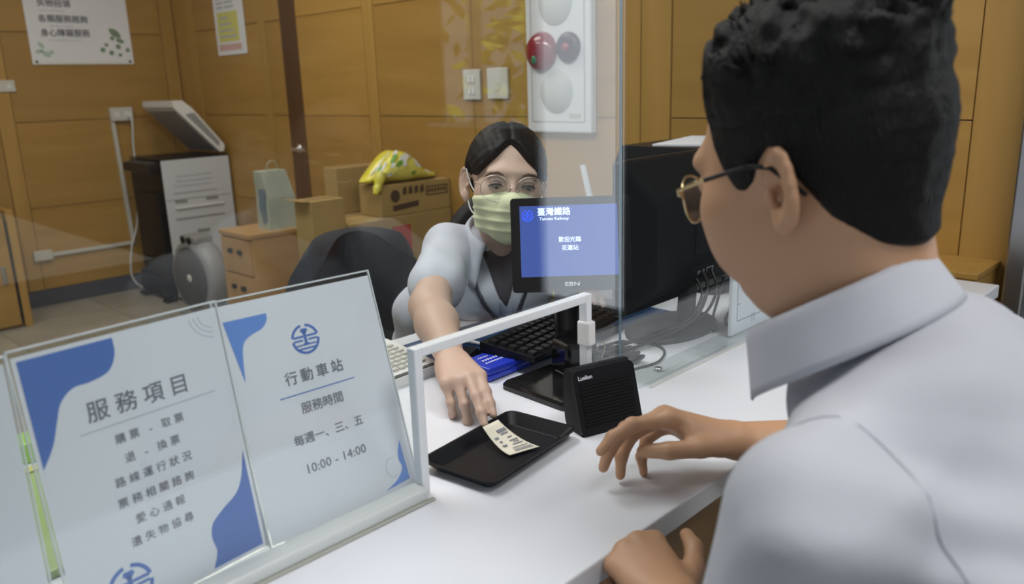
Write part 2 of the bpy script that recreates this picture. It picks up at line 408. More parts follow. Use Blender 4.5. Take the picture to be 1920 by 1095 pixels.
# glass screen with a pass-through opening
GY = .722
OX0, OX1, OZ = .570, .880, .930
gs = thing('glass_screen', 'clear glass counter screen with a white edged pass-through opening', 'screen', (0, GY, .75))
def xz(): return Matrix(((1, 0, 0, 0), (0, 0, 1, 0), (0, 1, 0, 0), (0, 0, 0, 1)))
def glasspane(poly, name):
    M = Matrix(((1, 0, 0, 0), (0, 0, -1, .007), (0, 1, 0, 0), (0, 0, 0, 1)))
    return MB().prism(poly, .007, M).build(name, 'glass', gs)
glasspane([(-1.15, .004), (OX0, .004), (OX0, OZ - .75), (OX1, OZ - .75), (OX1, .004), (.968, .004), (.968, 1.45), (-1.15, 1.45)], 'pane')
glasspane([(.9705, .004), (2.06, .004), (2.06, 1.45), (.9705, 1.45)], 'pane')
MB().b2((.9687, 0.0015, .004), (.9699, .0055, 1.45)).build('joint_strip', mat('pane_joint_blue', (.10, .22, .30), .3), gs)
MB().b2((OX0 - .011, -.004, 0), (OX0 + .001, .011, OZ - .75 + .011), .0015).build('opening_trim', 'edge', gs)
MB().b2((OX0 + .001, -.004, OZ - .75 - .001), (OX1 - .001, .011, OZ - .75 + .011), .0015).build('opening_trim', 'edge', gs)
MB().b2((OX1 - .001, -.004, 0), (OX1 + .011, .011, OZ - .75 + .011), .0015).build('opening_trim', 'edge', gs)
MB().b2((OX1 - .003, -.009, .112), (OX1 + .014, .014, .150), .003).build('clip', 'whitep', gs)
MB().b2((-1.15, -.016, 0), (OX0 - .011, .012, .016), .003).build('base_rail', 'rail', gs)
MB().b2((-1.15, -.022, 0), (OX0 - .006, -.016, .003), .001).build('seal_strip', mat('rail_seal', (.40, .41, .36), .6), gs)
rr = MB().b2((1.038, -.006, 0), (2.06, .050, .0045), .0015).build('base_rail', 'acrylic', gs)
MB().b2((1.038, -.0085, 0), (2.06, -.006, .003), .0008).build('seal_strip', 'offwhite', gs)
for x in (1.115, 1.62): MB().lathe([(.007, .0045), (.007, .006), (.003, .007)], 16, Matrix.Translation((x, .030, 0))).build('screw', 'chrome', rr)

# ================================================================== SIGNS BEHIND THE GLASS
def sign(label, x, y, yaw, lean, w=.198, h=.270):
    t = thing('acrylic_sign', label, 'sign', (x, y, .75), yaw, 'slanted acrylic signs along the glass')
    u = Vector((0, math.sin(lean), math.cos(lean))); n = Vector((0, -math.cos(lean), math.sin(lean)))
    o = Vector((0, 0, .007)); M0 = plane_M(o, (1, 0, 0), u)          # local x right, y up the plate, z towards the viewer
    def slab(x0, y0, x1, y1, z0, z1): return MB().prism([(x0, y0), (x1, y0), (x1, y1), (x0, y1)], z1 - z0, M0 @ Matrix.Translation((0, 0, z0)))
    slab(-.003, -.002, w + .003, h + .006, -.0030, -.0012).build('back_plate', 'acrylic', t)
    slab(.0, .0, w, h - .001, -.0010, .0).build('sheet', 'paper', t)
    slab(-.003, h + .0042, w + .003, h + .006, -.0029, .0).build('top_edge', 'edge', t)
    slab(w + .0015, -.002, w + .003, h + .006, -.0029, .0).build('side_edge', 'edge', t)
    slab(-.003, -.002, -.0015, h + .006, -.0029, .0).build('side_edge', 'edge', t)
    MB().b2((0, .002, 0), (w, .075, .003), .001).build('foot', 'acrylic', t)
    return t, M0
def curve_poly(pts, n=6):
    P = [p[:] for p in pts]
    return [(v.x, v.y) for v in catmull([(a, b, 0) for a, b in P], n)]
def blob(b, edge, M, z=.0002):
    """corner motif: straight corner points first, then the wavy edge"""
    b.prism(edge, .0002, M @ Matrix.Translation((0, 0, z)))

# left sign: list of services
t, M0 = sign('slanted white sign listing services, large blue corner motifs', .1707, .736, .1016, .165)
W_, H_ = .198, .269
b = MB(); wav = curve_poly([(.088, H_ - .004), (.087, H_ - .020), (.078, H_ - .034), (.060, H_ - .039), (.044, H_ - .040), (.031, H_ - .050), (.024, H_ - .066), (.016, H_ - .086), (.004, H_ - .104)])
b.prism([(.004, H_ - .004)] + wav, .0002, M0 @ Matrix.Translation((0, 0, .0002))); b.build('corner_motif', 'blue', t)
b = MB(); wav = curve_poly([(W_ - .004, .112), (W_ - .012, .085), (W_ - .022, .070), (W_ - .040, .060), (W_ - .054, .050), (W_ - .058, .036), (W_ - .056, .020), (W_ - .063, .004)])
b.prism([(W_ - .004, .004)] + list(reversed(wav)), .0002, M0 @ Matrix.Translation((0, 0, .0002))); b.build('corner_motif', 'blue', t)
def T(x, y): return M0 @ Matrix.Translation((x, y, 0))
text('title_print', '服務項目', T(.101, .2005), .0215, 'ink', t, spacing=1.52, bold=.0003)
MB().prism([(.040, .1835), (.178, .1835), (.178, .1845), (.040, .1845)], .0003, M0).build('rule_line', 'inkl', t)
for i, (s, x) in enumerate([('購票 - 取票', .112), ('退 - 換票', .110), ('路線運行狀況', .107), ('票務相關諮詢', .105), ('愛心通報', .104), ('遺失物協尋', .102)]):
    text('line_print', s, T(x - .008, .1685 - i * .0203), .0104, 'ink', t, spacing=1.62, bold=.00012)
emblem('emblem_print', T(.052, .028), .022, 'blue', t)
b = MB()
for r_ in (.016, .021, .026):
    b.prism([(W_ - .006 - r_ * math.cos(R(a)), H_ - .004 - r_ * math.sin(R(a))) for a in range(5, 90, 8)] + [(W_ - .006 - (r_ - .0008) * math.cos(R(a)), H_ - .004 - (r_ - .0008) * math.sin(R(a))) for a in range(85, 0, -8)], .0002, M0)
b.build('arc_print', 'inkl', t)

# right sign: opening hours
t, M0 = sign('slanted white sign with round emblem, hours 10:00 - 14:00, beside the opening', .3715, .749, -.0418, .298)
b = MB(); wav = curve_poly([(.056, H_ - .018), (.055, H_ - .026), (.047, H_ - .034), (.034, H_ - .038), (.024, H_ - .044), (.019, H_ - .056), (.014, H_ - .088)])
b.prism([(.005, H_ - .018)] + wav, .0002, M0 @ Matrix.Translation((0, 0, .0002))); b.build('corner_motif', 'bluel', t)
b = MB(); wav = curve_poly([(W_ - .012, .060), (W_ - .018, .046), (W_ - .019, .036), (W_ - .017, .026), (W_ - .028, .014), (W_ - .046, .0065)])
b.prism([(W_ - .010, .010)] + list(reversed(wav)), .0002, M0 @ Matrix.Translation((0, 0, .0002))); b.build('corner_motif', 'bluel', t)
b = MB().tube([T(W_ - .030 + .009 * math.cos(R(a)), .031 + .012 * math.sin(R(a))) .translation for a in range(60, 301, 15)], .00035, 5); b.build('corner_ring', 'inkl', t)
emblem('emblem_print', T(.096, .2115), .0178, 'blue', t)
text('title_print', '行動車站', T(.097, .170), .0165, 'ink', t, spacing=1.42, bold=.0003)
MB().prism([(.048, .151), (.146, .151), (.146, .1522), (.048, .1522)], .0003, M0).build('rule_line', 'blue', t)
text('line_print', '服務時間', T(.098, .1335), .0140, 'ink', t, spacing=1.0, bold=.0002)
text('line_print', '每週一、三、五', T(.098, .0995), .0132, 'ink', t, spacing=1.0, bold=.0002)
text('line_print', '10:00 - 14:00', T(.098, .0655), .0150, 'ink', t, spacing=1.02, bold=.0002)

# third sign, mostly cut off by the left edge of the picture
t, M0 = sign('blank part of a slanted white sign at the left edge', -.042, .744, .02, .03)

# printed sheet standing along the glass near the customer's chin
t = thing('paper_notice', 'white notice with a thin drawn frame under the customer’s chin'.replace('’', "'"), 'notice', (1.362, .748, .7548), R(-1))
MB().b2((0, 0, 0), (.21, .003, .135)).build('sheet', 'paper', t)
MB().b2((-.010, -.002, 0), (.0, .006, .135), .001).build('side_edge', 'edge', t)
Mn = plane_M((0, 0, 0), (1, 0, 0), (0, 0, 1))
b = MB()
for x0, y0, x1, y1 in [(.012, .024, .0135, .125), (.012, .024, .20, .0255), (.070, .012, .0715, .030), (.078, .012, .0795, .030), (.0135, .058, .022, .0595)]:
    b.prism([(x0, y0), (x1, y0), (x1, y1), (x0, y1)], .0004, Mn)
b.build('frame_print', 'ink', t)
# ================================================================== ON THE COUNTER
# cash tray
def rrect(w, d, r, n=5):
    P = []
    for cx, cy, a0 in ((w / 2 - r, d / 2 - r, 0), (-w / 2 + r, d / 2 - r, 90), (-w / 2 + r, -d / 2 + r, 180), (w / 2 - r, -d / 2 + r, 270)):
        for k in range(n + 1):
            a = R(a0 + 90 * k / n); P.append((cx + r * math.cos(a), cy + r * math.sin(a)))
    return P
def loft(b, rings, cap0=True, cap1=True, smooth=False):
    n = len(rings[0]); V = [p for rg in rings for p in rg]; F = []
    for i in range(len(rings) - 1):
        for k in range(n): F.append((i * n + k, i * n + (k + 1) % n, (i + 1) * n + (k + 1) % n, (i + 1) * n + k))
    b.add(V, F, smooth)
    if cap0: b.add(rings[0], [tuple(reversed(range(n)))])
    if cap1: b.add(rings[-1], [tuple(range(n))])
    return b
def ring(w, d, r, z, n=5): return [(x, y, z) for x, y in rrect(w, d, r, n)]
t = thing('cash_tray', 'shallow black plastic cash tray holding the ticket', 'tray', (.7065, .7285, .75), R(7.5))
loft(MB(), [ring(.170, .094, .010, 0), ring(.200, .122, .014, .0155), ring(.200, .122, .014, .0170), ring(.194, .116, .012, .0168), ring(.168, .092, .009, .0030)], True, True).build('tray_body', 'black', t)
b = MB()
loft(b, [ring(.166, .090, .009, .0031), ring(.160, .084, .009, .0040), ring(.157, .081, .008, .0032)], False, False)
b.build('base_rim', 'blackm', t)

# ticket
t = thing('ticket', 'cream printed rail ticket held over the black tray', 'ticket', (0, 0, 0))
TA, TB = Vector((.7035, .7615, .781)), Vector((.7355, .7635, .781))      # held end
TD, TC = Vector((.7010, .7080, .7565)), Vector((.7480, .6960, .7562))    # lying end
def tk(u, v):
    a = TA.lerp(TB, u); d = TD.lerp(TC, u); p = a.lerp(d, v)
    p.z = d.z + (a.z - d.z) * (1 - v) ** 2.0 + .0006; return p
tko = MB().grid(tk, 10, 14).build('ticket_sheet', 'ticket', t); solid(tko, .0004, 1)
b = MB()
def tline(u0, v0, u1, v1, hgt=.03, n=4):
    def fn(u, v):
        uu = u0 + (u1 - u0) * u; vv = v0 + (v1 - v0) * u + (v - .5) * hgt
        return tk(uu, vv) + Vector((-.0002, -.0003, .0011))
    b.grid(fn, n, 2, False)
for (u0, v0, u1, v1, hh) in [(.45, .22, .9, .22, .07), (.5, .30, .85, .30, .03), (.62, .42, .82, .42, .03), (.55, .52, .9, .52, .03), (.62, .58, .86, .58, .025), (.5, .65, .9, .65, .03), (.12, .36, .3, .36, .05), (.2, .48, .3, .48, .05), (.15, .62, .32, .62, .06), (.35, .76, .92, .76, .025), (.3, .84, .92, .84, .025), (.3, .90, .92, .90, .03)]:
    tline(u0, v0, u1, v1, hh)
b.build('ticket_print', 'ink', t)

# intercom speaker in front of the glass
t = thing('intercom_speaker', 'small black ribbed intercom speaker beside the opening', 'speaker', (.868, .664, .75), R(-17.7))
ln = R(17)
def spk_M(z=0): return plane_M((0, 0, 0), (1, 0, 0), (0, math.sin(ln), math.cos(ln)))
Ms = spk_M()
prof = [(-.001, 0), (.040, 0), (.046, .012), (.050, .04), (.050, .078), (.045, .090), (.033, .092), (.0285, .088)]
Mside = Matrix(((0, 0, 1, -.051), (1, 0, 0, 0), (0, 1, 0, 0), (0, 0, 0, 1)))
MB().prism(prof, .102, Mside).build('housing', 'blackm', t)
b = MB().prism(rrect(.106, .094, .009), .006, Ms @ Matrix.Translation((0, .047, -.001))); fp = b.build('front_plate', 'black', t)
for i in range(14):
    MB().prism([(-.044, .010 + i * .0047), (.044, .010 + i * .0047), (.044, .0127 + i * .0047), (-.044, .0127 + i * .0047)], .0014, Ms @ Matrix.Translation((0, 0, .005))).build('rib', 'blackm', fp)
text('logo_print', 'Lusilon', Ms @ Matrix.Translation((-.033, .0825, .0052)), .0085, 'white_ink', fp, bold=.0002)

# customer display on a post
dc = Vector((.999, .848, .982))
t = thing('customer_display', 'black customer display with a blue welcome screen on a post', 'display', (0, 0, 0))
Dn = -FW; Dr = Vector((math.cos(YAW), -math.sin(YAW), 0)); Du = Dn.cross(Dr)
MD = Matrix((Dr, Du, Dn)).transposed().to_4x4(); MD.translation = dc
w, hh = .197, .156
loft(MB(), [[MD @ Vector((x, y, z)) for x, y in rrect(w_, h_, .006)] for w_, h_, z in ((w - .03, hh - .03, -.028), (w - .004, hh - .004, -.016), (w, hh, -.012), (w, hh, -.001), (w - .003, hh - .003, 0))]).build('housing', 'black', t)
MB().b2((0, 0, 0), (1, 1, 1)) if False else None
sx, sy = .161, .117
def DT(x, y, z=.0006): return MD @ Matrix.Translation((x, y, z))
scr = MB().prism([(-sx / 2 - .003, -sy / 2 + .006), (sx / 2 - .003, -sy / 2 + .006), (sx / 2 - .003, sy / 2 + .006), (-sx / 2 - .003, sy / 2 + .006)], .0004, DT(0, 0, .0001)).build('screen', 'screen', t)
emblem('emblem_print', DT(-.0705, .0485), .0098, 'screen_blue2', scr)
text('title_print', '臺灣鐵路', DT(-.027, .0535, .0004), .0138, 'screen_white', scr, bold=.0004)
text('subtitle_print', 'Taiwan Railway', DT(-.027, .0425, .0004), .0070, 'screen_white', scr, bold=.0002, xs=1.12)
text('line_print', '歡迎光臨', DT(-.002, .0075, .0004), .0094, 'screen_white', scr, bold=.0002)
text('line_print', '花蓮站', DT(-.002, -.0065, .0004), .0094, 'screen_white', scr, bold=.0002)
text('maker_print', 'EBN', DT(.0, -.066, .0004), .0092, 'white_ink', t, bold=.0003, xs=1.5)
MB().box((dc.x + .008, dc.y + .018, .845), (.042, .020, .165), (0, 0, -YAW), .004).build('post', 'blackg', t)
MB().box((dc.x + .004, dc.y + .014, .925), (.05, .03, .05), (0, 0, -YAW), .004).build('tilt_bracket', 'black', t)
Mb = Matrix.Translation((.954, .826, .75)) @ Matrix.Rotation(R(-3), 4, 'Z')
loft(MB(), [[Mb @ Vector(p) for p in ring(.158, .150, .012, z)] for z in (0, .008)] + [[Mb @ Vector(p) for p in ring(.150, .142, .010, .013)]]).build('base', 'blackg', t)
MB().box((.996, .842, .79), (.062, .055, .058), (0, 0, -.3), .008).build('post_foot', 'blackg', t)

# desk mat, keyboard, boxes
o = MB().b2((0, 0, 0), (.55, .272, .0025), .001).build('desk_mat', 'navy'); o.location = (.89, .94, .75); tag(o, 'dark blue desk mat in front of the clerk', 'desk mat')
def blue_box(label, loc, rz, dims, printed):
    t = thing('ink_box', label, 'box', loc, rz)
    MB().b2((0, 0, 0), (dims[0], dims[1], dims[2] * .45), .002).build('base', 'bluebox', t)
    lid = MB().b2((-.0008, -.0008, dims[2] * .47), (dims[0] + .0008, dims[1] + .0008, dims[2]), .003).build('lid', 'bluebox', t)
    if printed:
        b = MB(); M = plane_M((0, 0, dims[2]), (.0, 1, 0), (-1, 0, 0))
        M = plane_M((0, 0, dims[2]), (1, 0, 0), (0, 1, 0))
        rnd = random.Random(4)
        for row, (y0, n, s) in enumerate([(.022, 9, .0055), (.035, 11, .006), (.050, 5, .005)]):
            x = .016 + row * .004
            for k in range(n):
                ww = s * rnd.uniform(.6, 1.0)
                b.prism([(x, y0), (x + ww * .8, y0 + .001), (x + ww * .95, y0 + s * rnd.uniform(.7, 1.2)), (x + .001, y0 + s)], .0003, M); x += ww + .0012
        b.build('lid_print', 'white_ink', lid)
    return t
blue_box('bright blue ink pad box with white lettering by the hand', (.885, .935, .7525), R(1), (.104, .070, .023), True)
blue_box('blue box under the right end of the keyboard', (1.085, .945, .7525), R(8), (.10, .07, .022), False)

t = thing('keyboard', 'black keyboard propped on the blue boxes', 'keyboard', (1.105, .978, .7757), R(9))
kw, kd = .325, .118
MB().prism([(-kd / 2, 0), (kd / 2, .0), (kd / 2, .020), (-kd / 2, .009)], kw, Matrix(((0, 0, 1, -kw / 2), (1, 0, 0, 0), (0, 1, 0, 0), (0, 0, 0, 1)))).build('keyboard_body', 'black', t)
key_me = MB().add(*(lambda rg: ([p for r_ in rg for p in r_], [(0, 1, 5, 4), (1, 2, 6, 5), (2, 3, 7, 6), (3, 0, 4, 7), (4, 5, 6, 7)]))([[(-.0085, -.008, 0), (.0085, -.008, 0), (.0085, .008, 0), (-.0085, .008, 0)], [(-.0065, -.0058, .006), (.0065, -.0058, .006), (.0065, .006, .006), (-.0065, .006, .006)]])).mesh('key')
key_me.materials.append(MAT['key'])
for r_ in range(5):
    for c_ in range(16):
        y = -.046 + r_ * .0205; k = link('key', key_me, t); k.location = (-.150 + c_ * .0198 + (r_ % 2) * .003, y, .0092 + (y + kd / 2) * .0932); k.rotation_euler = (.093, 0, 0)
# calculator-like white keypad device
t = thing('white_calculator', 'white desk calculator with rows of white keys beside the sign', 'calculator', (.775, 1.13, .75), R(2))
MB().prism([(-.095, 0), (.085, 0), (.085, .034), (.05, .034), (-.095, .018)], .178, Matrix(((0, 0, 1, -.089), (1, 0, 0, 0), (0, 1, 0, 0), (0, 0, 0, 1)))).build('calculator_body', 'whitep', t)
MB().b2((-.075, -.093, .0185), (.078, -.083, .0200), .0005).build('dark_strip', 'dgrey', t)
ck = MB().box((0, 0, 0), (.0125, .0105, .006), bev=.0015).mesh('key'); ck.materials.append(MAT['offwhite'])
for r_ in range(7):
    for c_ in range(10):
        k = link('key', ck, t); k.location = (-.069 + c_ * .0152, -.066 + r_ * .0145, .0225 + r_ * .0016)
# small black things on the mat
t = thing('document_clip', 'black clip-on badge reel lying behind the blue box', 'clip', (.925, 1.042, .7525), R(25))
loft(MB(), [ring(.085, .038, .012, 0), ring(.088, .041, .013, .010), ring(.070, .030, .010, .020)]).build('clip_body', 'black', t)
MB().tube(catmull([(-.04, 0, .012), (-.07, .01, .015), (-.085, -.02, .008), (-.06, -.035, .006), (-.035, -.022, .010)], 6), .003, 6).build('clip_loop', 'black', t)
o = MB().tube([(1.002, 1.14, .757), (1.010, 1.085, .757), (1.0105, 1.082, .757)], [.0038, .0038, .001], 10).build('white_pen', 'whitep'); tag(o, 'white pen lying on the desk mat by the wrist', 'pen')
t = thing('wallet', 'flat black leather case at the back of the desk mat', 'case', (1.255, 1.175, .7525), R(10))
loft(MB(), [ring(.12, .075, .01, 0), ring(.124, .078, .011, .008), ring(.112, .066, .010, .016)]).build('case_body', 'black', t)
MB().b2((-.06, -.004, .006), (.06, .004, .0165), .001).build('case_flap', 'blackm', t)
o = MB().b2((0, 0, 0), (.06, .045, .012), .001).build('sticky_notes', mat('sticky_yellow', (.75, .75, .05), .7)); o.location = (1.37, 1.19, .75); o.rotation_euler = (0, 0, .4); tag(o, 'yellow sticky note pad below the customer display', 'note pad')
# white antenna behind the display
t = thing('desk_antenna', 'white rod antenna rising behind the customer display', 'antenna', (1.452, 1.17, .75))
MB().lathe([(.03, 0), (.03, .006), (.008, .018), (.006, .03)], 20).build('base', 'whitep', t)
MB().tube([(0, 0, .02), (.0, 0, .22), (-.004, .022, .305)], [.006, .008, .007], 10).build('rod', 'whitep', t)

# monitor seen from behind
t = thing('monitor', 'large black desktop monitor seen from behind, on a round base', 'monitor', (1.30, .858, .75))
MX0, MX1, MZ0, MZ1 = -.145, .37, .064, .352
def xzring(x0, x1, z0, z1, y, r=.008):
    return [((x0 + x1) / 2 + x, y, (z0 + z1) / 2 + z) for x, z in rrect(x1 - x0, z1 - z0, r, 3)]
loft(MB(), [xzring(MX0 + .06, MX1 - .06, MZ0 + .045, MZ1 - .075, -.032, .02), xzring(MX0 + .045, MX1 - .045, MZ0 + .03, MZ1 - .06, -.026, .02), xzring(MX0 + .004, MX1 - .004, MZ0 + .004, MZ1 - .004, .004), xzring(MX0, MX1, MZ0, MZ1, .010), xzring(MX0, MX1, MZ0, MZ1, .024)]).build('housing', 'blackm', t)
MB().b2((MX0 + .012, .0242, MZ0 + .016), (MX1 - .012, .0252, MZ1 - .012)).build('screen', 'blackg', t)
pp = MB().b2((.03, -.0335, .105), (.15, -.031, .135), .001).build('port_panel', 'black', t)
for x0, x1, z0, z1, mm in [(.052, .064, .116, .124, 'chrome'), (.070, .078, .119, .125, 'chrome'), (.084, .110, .114, .126, 'chrome'), (.088, .106, .117, .123, 'black')]:
    MB().b2((x0, -.0345 if mm == 'chrome' else -.0352, z0), (x1, -.0334, z1), .0008).build('port', mm, pp)
MB().b2((.045, -.0335, .155), (.18, -.031, .235), .002).build('vesa_plate', 'black', t)
for z in (.262, .270, .278): MB().b2((.0, -.0326, z - .03), (.20, -.0305, z - .027)).build('vent', 'black', t)
MB().prism([(-.018, -.01), (.018, -.01), (.03, .14), (-.0, .14)], .022, Matrix(((0, 0, 0, 0), (0, 0, 0, 0), (0, 0, 0, 0), (0, 0, 0, 1))) if False else Matrix.Translation((.055, 0, .010)) @ Matrix.Rotation(R(90), 4, 'X') @ Matrix.Translation((0, 0, -.005))).build('stand_neck', 'dgrey', t)
MB().lathe([(.120, 0), (.122, .006), (.112, .012), (.03, .018), (.0, .018)], 48, Matrix.Translation((.035, .012, 0)) @ Matrix.Diagonal((1.0, .62, 1, 1))).build('base', mat('monitor_base_grey', (.035, .037, .04), .4), t)

# printer block behind the monitor, with a sheet on top
t = thing('desk_printer', 'black desktop printer behind the monitor with paper on top', 'printer', (1.845, 1.085, .75))
loft(MB(), [ring(.46, .30, .02, 0), ring(.46, .30, .02, .30), ring(.44, .28, .018, .335)]).build('printer_body', 'black', t)
MB().b2((-.17, -.155, .09), (.17, -.149, .15), .002).build('paper_slot', 'blackm', t)
o = MB().b2((-.15, -.105, 0), (.15, .105, .004)).build('paper_stack', 'paper'); o.location = (1.82, 1.075, 1.0852); o.rotation_euler = (0, 0, .25); tag(o, 'white sheets lying on top of the black printer', 'paper')

# loose papers and cables behind the glass
for i, (x, y, w, d, rz, lab) in enumerate([(1.46, .90, .10, .06, .5, 'small white slip beside the monitor neck'), (1.12, .905, .09, .05, .2, 'white paper slip between display and monitor'), (1.25, .94, .07, .05, .7, 'folded white slip behind the round monitor base')]):
    o = MB().b2((-w / 2, -d / 2, 0), (w / 2, d / 2, .0012)).build('paper_slip', 'paper'); o.location = (x, y, .75); o.rotation_euler = (0, 0, rz); tag(o, lab, 'paper', 'paper slips behind the glass')
def cable(label, pts, r=.0028, m_='cable', n=7):
    o = MB().tube(catmull(pts, n), r, 7).build('cable', m_); tag(o, label, 'cable', 'cables behind the glass'); return o
rnd = random.Random(11)
def tangle(cx, cy, k, rad, seed, z0=.753):
    q = random.Random(seed); P = []
    for i in range(k):
        a = i * 2.1 + q.uniform(-.5, .5); rr_ = rad * q.uniform(.5, 1.1)
        P.append((cx + rr_ * math.cos(a) * 1.25, cy + rr_ * .62 * math.sin(a), z0 + q.uniform(0, .018)))
    return P
cable('tangled grey cable bundle nearest the speaker', tangle(1.085, .805, 11, .040, 3))
cable('tangled grey cable looping beside the display base', tangle(1.10, .835, 9, .045, 5), .0025)
cable('grey cable coil under the display edge', tangle(1.12, .87, 8, .045, 9), .003)
cable('thin grey cable curling across the counter to the monitor base', [(1.06, .795, .753), (1.10, .782, .753), (1.15, .775, .753), (1.205, .80, .753), (1.225, .84, .753), (1.20, .885, .755)], .0022)
cable('thick black cable hanging from the monitor ports', [(1.37, .822, .868), (1.35, .80, .84), (1.30, .80, .79), (1.20, .835, .762), (1.10, .855, .758), (1.06, .83, .756)], .0035, 'cableb')
cable('black cable drooping below the monitor', [(1.40, .822, .868), (1.385, .80, .83), (1.33, .805, .785), (1.23, .845, .770), (1.12, .86, .760), (1.06, .82, .756)], .003, 'cableb')
cable('second black cable drooping below the monitor', [(1.345, .822, .86), (1.33, .80, .83), (1.28, .81, .785), (1.17, .86, .765), (1.09, .88, .757), (1.05, .86, .754)], .0032, 'cableb')
cable('dark cable hanging in a loop beside the notice', [(1.52, .82, .84), (1.47, .80, .80), (1.425, .80, .765), (1.41, .785, .756), (1.44, .775, .755), (1.475, .785, .775), (1.49, .80, .82)], .0035)
cable('dark cable with a plug right of the round base', [(1.50, .85, .83), (1.46, .84, .79), (1.425, .83, .757), (1.39, .80, .754), (1.36, .79, .756)], .003)
o = MB().tube([(1.462, .805, .80), (1.452, .802, .775)], [.007, .0075], 10).build('cable_plug', 'cable'); tag(o, 'dark grey cable ferrite hanging beside the notice', 'plug')
o = MB().tube(catmull([(1.045, .845, .757), (1.05, .835, .790), (1.06, .83, .80), (1.067, .832, .785), (1.058, .838, .757)], 6), .0011, 6).build('twist_tie', mat('beige_tie', (.5, .42, .33), .6)); tag(o, 'beige twist tie standing up from the cable bundle', 'tie')
# added lime and green pieces, standing in for green seen between the signs
t = thing('green_filler', 'added green folder on the desk between the left signs', 'filler', (.205, .90, .75), R(5))
MB().b2((-.08, -.02, 0), (.12, .26, .010), .002).build('filler_body', mat('filler_green', (.28, .42, .14), .4), t)
MB().b2((-.08, .245, .010), (.12, .262, .013), .001).build('filler_edge', mat('filler_yellow', (.5, .5, .12), .5), t)
o = MB().b2((-.10, -.025, 0), (.12, .025, .030), .003).build('lime_filler', 'lime'); o.location = (.28, 1.232, .75); tag(o, 'added lime green piece at the far edge of the desk', 'case')
# ================================================================== BEHIND THE CLERK
PX = WX - .019      # face of the stiles / panels on the right wall
PY = WY - .019
# posters
t = thing('wall_poster', 'large white poster with green leaf print on the back wall', 'poster', (1.567, PY - .004, 1.437))
Mp = plane_M((0, 0, 0), (1, 0, 0), (0, 0, 1))
MB().b2((0, 0, 0), (.582, .004, .80)).build('sheet', 'paper', t)
MB().b2((0, -.0012, 0), (.582, 0, .012)).build('lower_edge', 'whitep', t)
def PT(x, y): return Mp @ Matrix.Translation((x, y, .0006))
text('line_print', '失物招領', PT(.165, .345), .046, 'ink', t, bold=.0014)
text('line_print', '各類服務諮詢', PT(.205, .258), .046, 'ink', t, bold=.0014)
text('line_print', '身心障礙服務', PT(.205, .178), .046, 'ink', t, bold=.0014)
for i, (s, x, y) in enumerate([('Lost and found', .15, .308), ('Service inquiry', .19, .220), ('Accessibility service', .20, .140)]): text('small_print', s, PT(x, y), .022, 'inkl', t)
for i, (x, y, l, a, m_) in enumerate([(.490, .185, .085, -38, 'leafdk'), (.515, .140, .055, -20, 'leafdk'), (.470, .155, .03, -60, 'leafdk'), (.50, .105, .035, -45, 'leafdk'), (.43, .115, .026, 0, 'leafdk'), (.405, .085, .034, 20, 'leafdk'), (.455, .068, .034, 40, 'leafdk'), (.505, .055, .026, 10, 'leafdk'), (.555, .085, .03, 70, 'leafdk'), (.06, .11, .05, -50, 'leaflt'), (.045, .075, .05, 20, 'leaflt'), (.08, .06, .06, -35, 'leaflt'), (.11, .07, .03, 10, 'leaflt')]):
    c, s = math.cos(R(a)), math.sin(R(a)); P = []
    for k in range(14):
        an = 2 * math.pi * k / 14; px, py = l * .5 * math.cos(an), (l * .26 if l > .04 else l * .45) * math.sin(an) * (.6 + .4 * math.sin(an) ** 2)
        P.append((x + px * c - py * s, y + px * s + py * c))
    MB().prism(P, .0004, Mp).build('leaf_print', m_, t)
for x in (.022, .558): MB().lathe([(.008, 0), (.008, .004), (.004, .007)], 12, Mp @ Matrix.Translation((x, .016, .001))).build('pin', 'dgrey', t)
t = thing('notice_poster', 'white notice with a yellow block, pinned near the corner', 'poster', (PX - .003, 4.875, 1.462))
Mq = plane_M((0, 0, 0), (0, -1, 0), (0, 0, 1))
MB().b2((0, -.355, 0), (.003, 0, .60)).build('sheet', 'paper', t)
def rect(x0, y0, x1, y1): return [(x0, y0), (x1, y0), (x1, y1), (x0, y1)]
MB().prism(rect(.035, .075, .285, .245), .0005, Mq).build('yellow_block', 'yprint', t)
MB().prism(rect(.025, .025, .30, .062), .0005, Mq).build('pink_block', 'pprint', t)
b = MB()
for i in range(5):
    b.prism(rect(.04, .265 + i * .026, .12, .277 + i * .026), .0005, Mq); b.prism(rect(.14, .265 + i * .026, .25 - i * .01, .277 + i * .026), .0005, Mq)
for i in range(4): b.prism(rect(.06, .100 + i * .035, .26 - i * .03, .112 + i * .035), .0008, Mq)
b.build('line_print', 'inkl', t)
MB().prism(rect(.03, .415, .30, .46), .0005, Mq).build('blue_heading', 'blue', t)

# sockets, conduit, cord on the back wall
def plate(name, label, cat, loc, w, h, rotz, depth=.012):
    t = thing(name, label, cat, loc, rotz); MB().b2((-w / 2, -depth, -h / 2), (w / 2, 0, h / 2), .003).build('cover', 'offwhite', t); return t
t = plate('wall_socket', 'off-white wall socket cut by the left edge of the picture', 'socket', (1.39, PY, 1.318), .125, .066, 0)
for x in (-.03, .03): MB().b2((x - .012, -.0135, -.012), (x + .012, -.012, .012), .001).build('outlet', 'whitep', t)
t = plate('wall_socket', 'off-white double wall socket left of the photocopier', 'socket', (2.018, PY, 1.132), .135, .082, 0, .035)
for x in (-.032, .032): MB().b2((x - .014, -.037, -.014), (x + .014, -.035, .014), .001).build('outlet', 'whitep', t)
MB().box((.04, -.045, -.005), (.03, .025, .03), bev=.004).build('plug', 'whitep', t)
t = thing('cable_conduit', 'white cable conduit running down and along the back wall', 'conduit', (0, PY, 0))
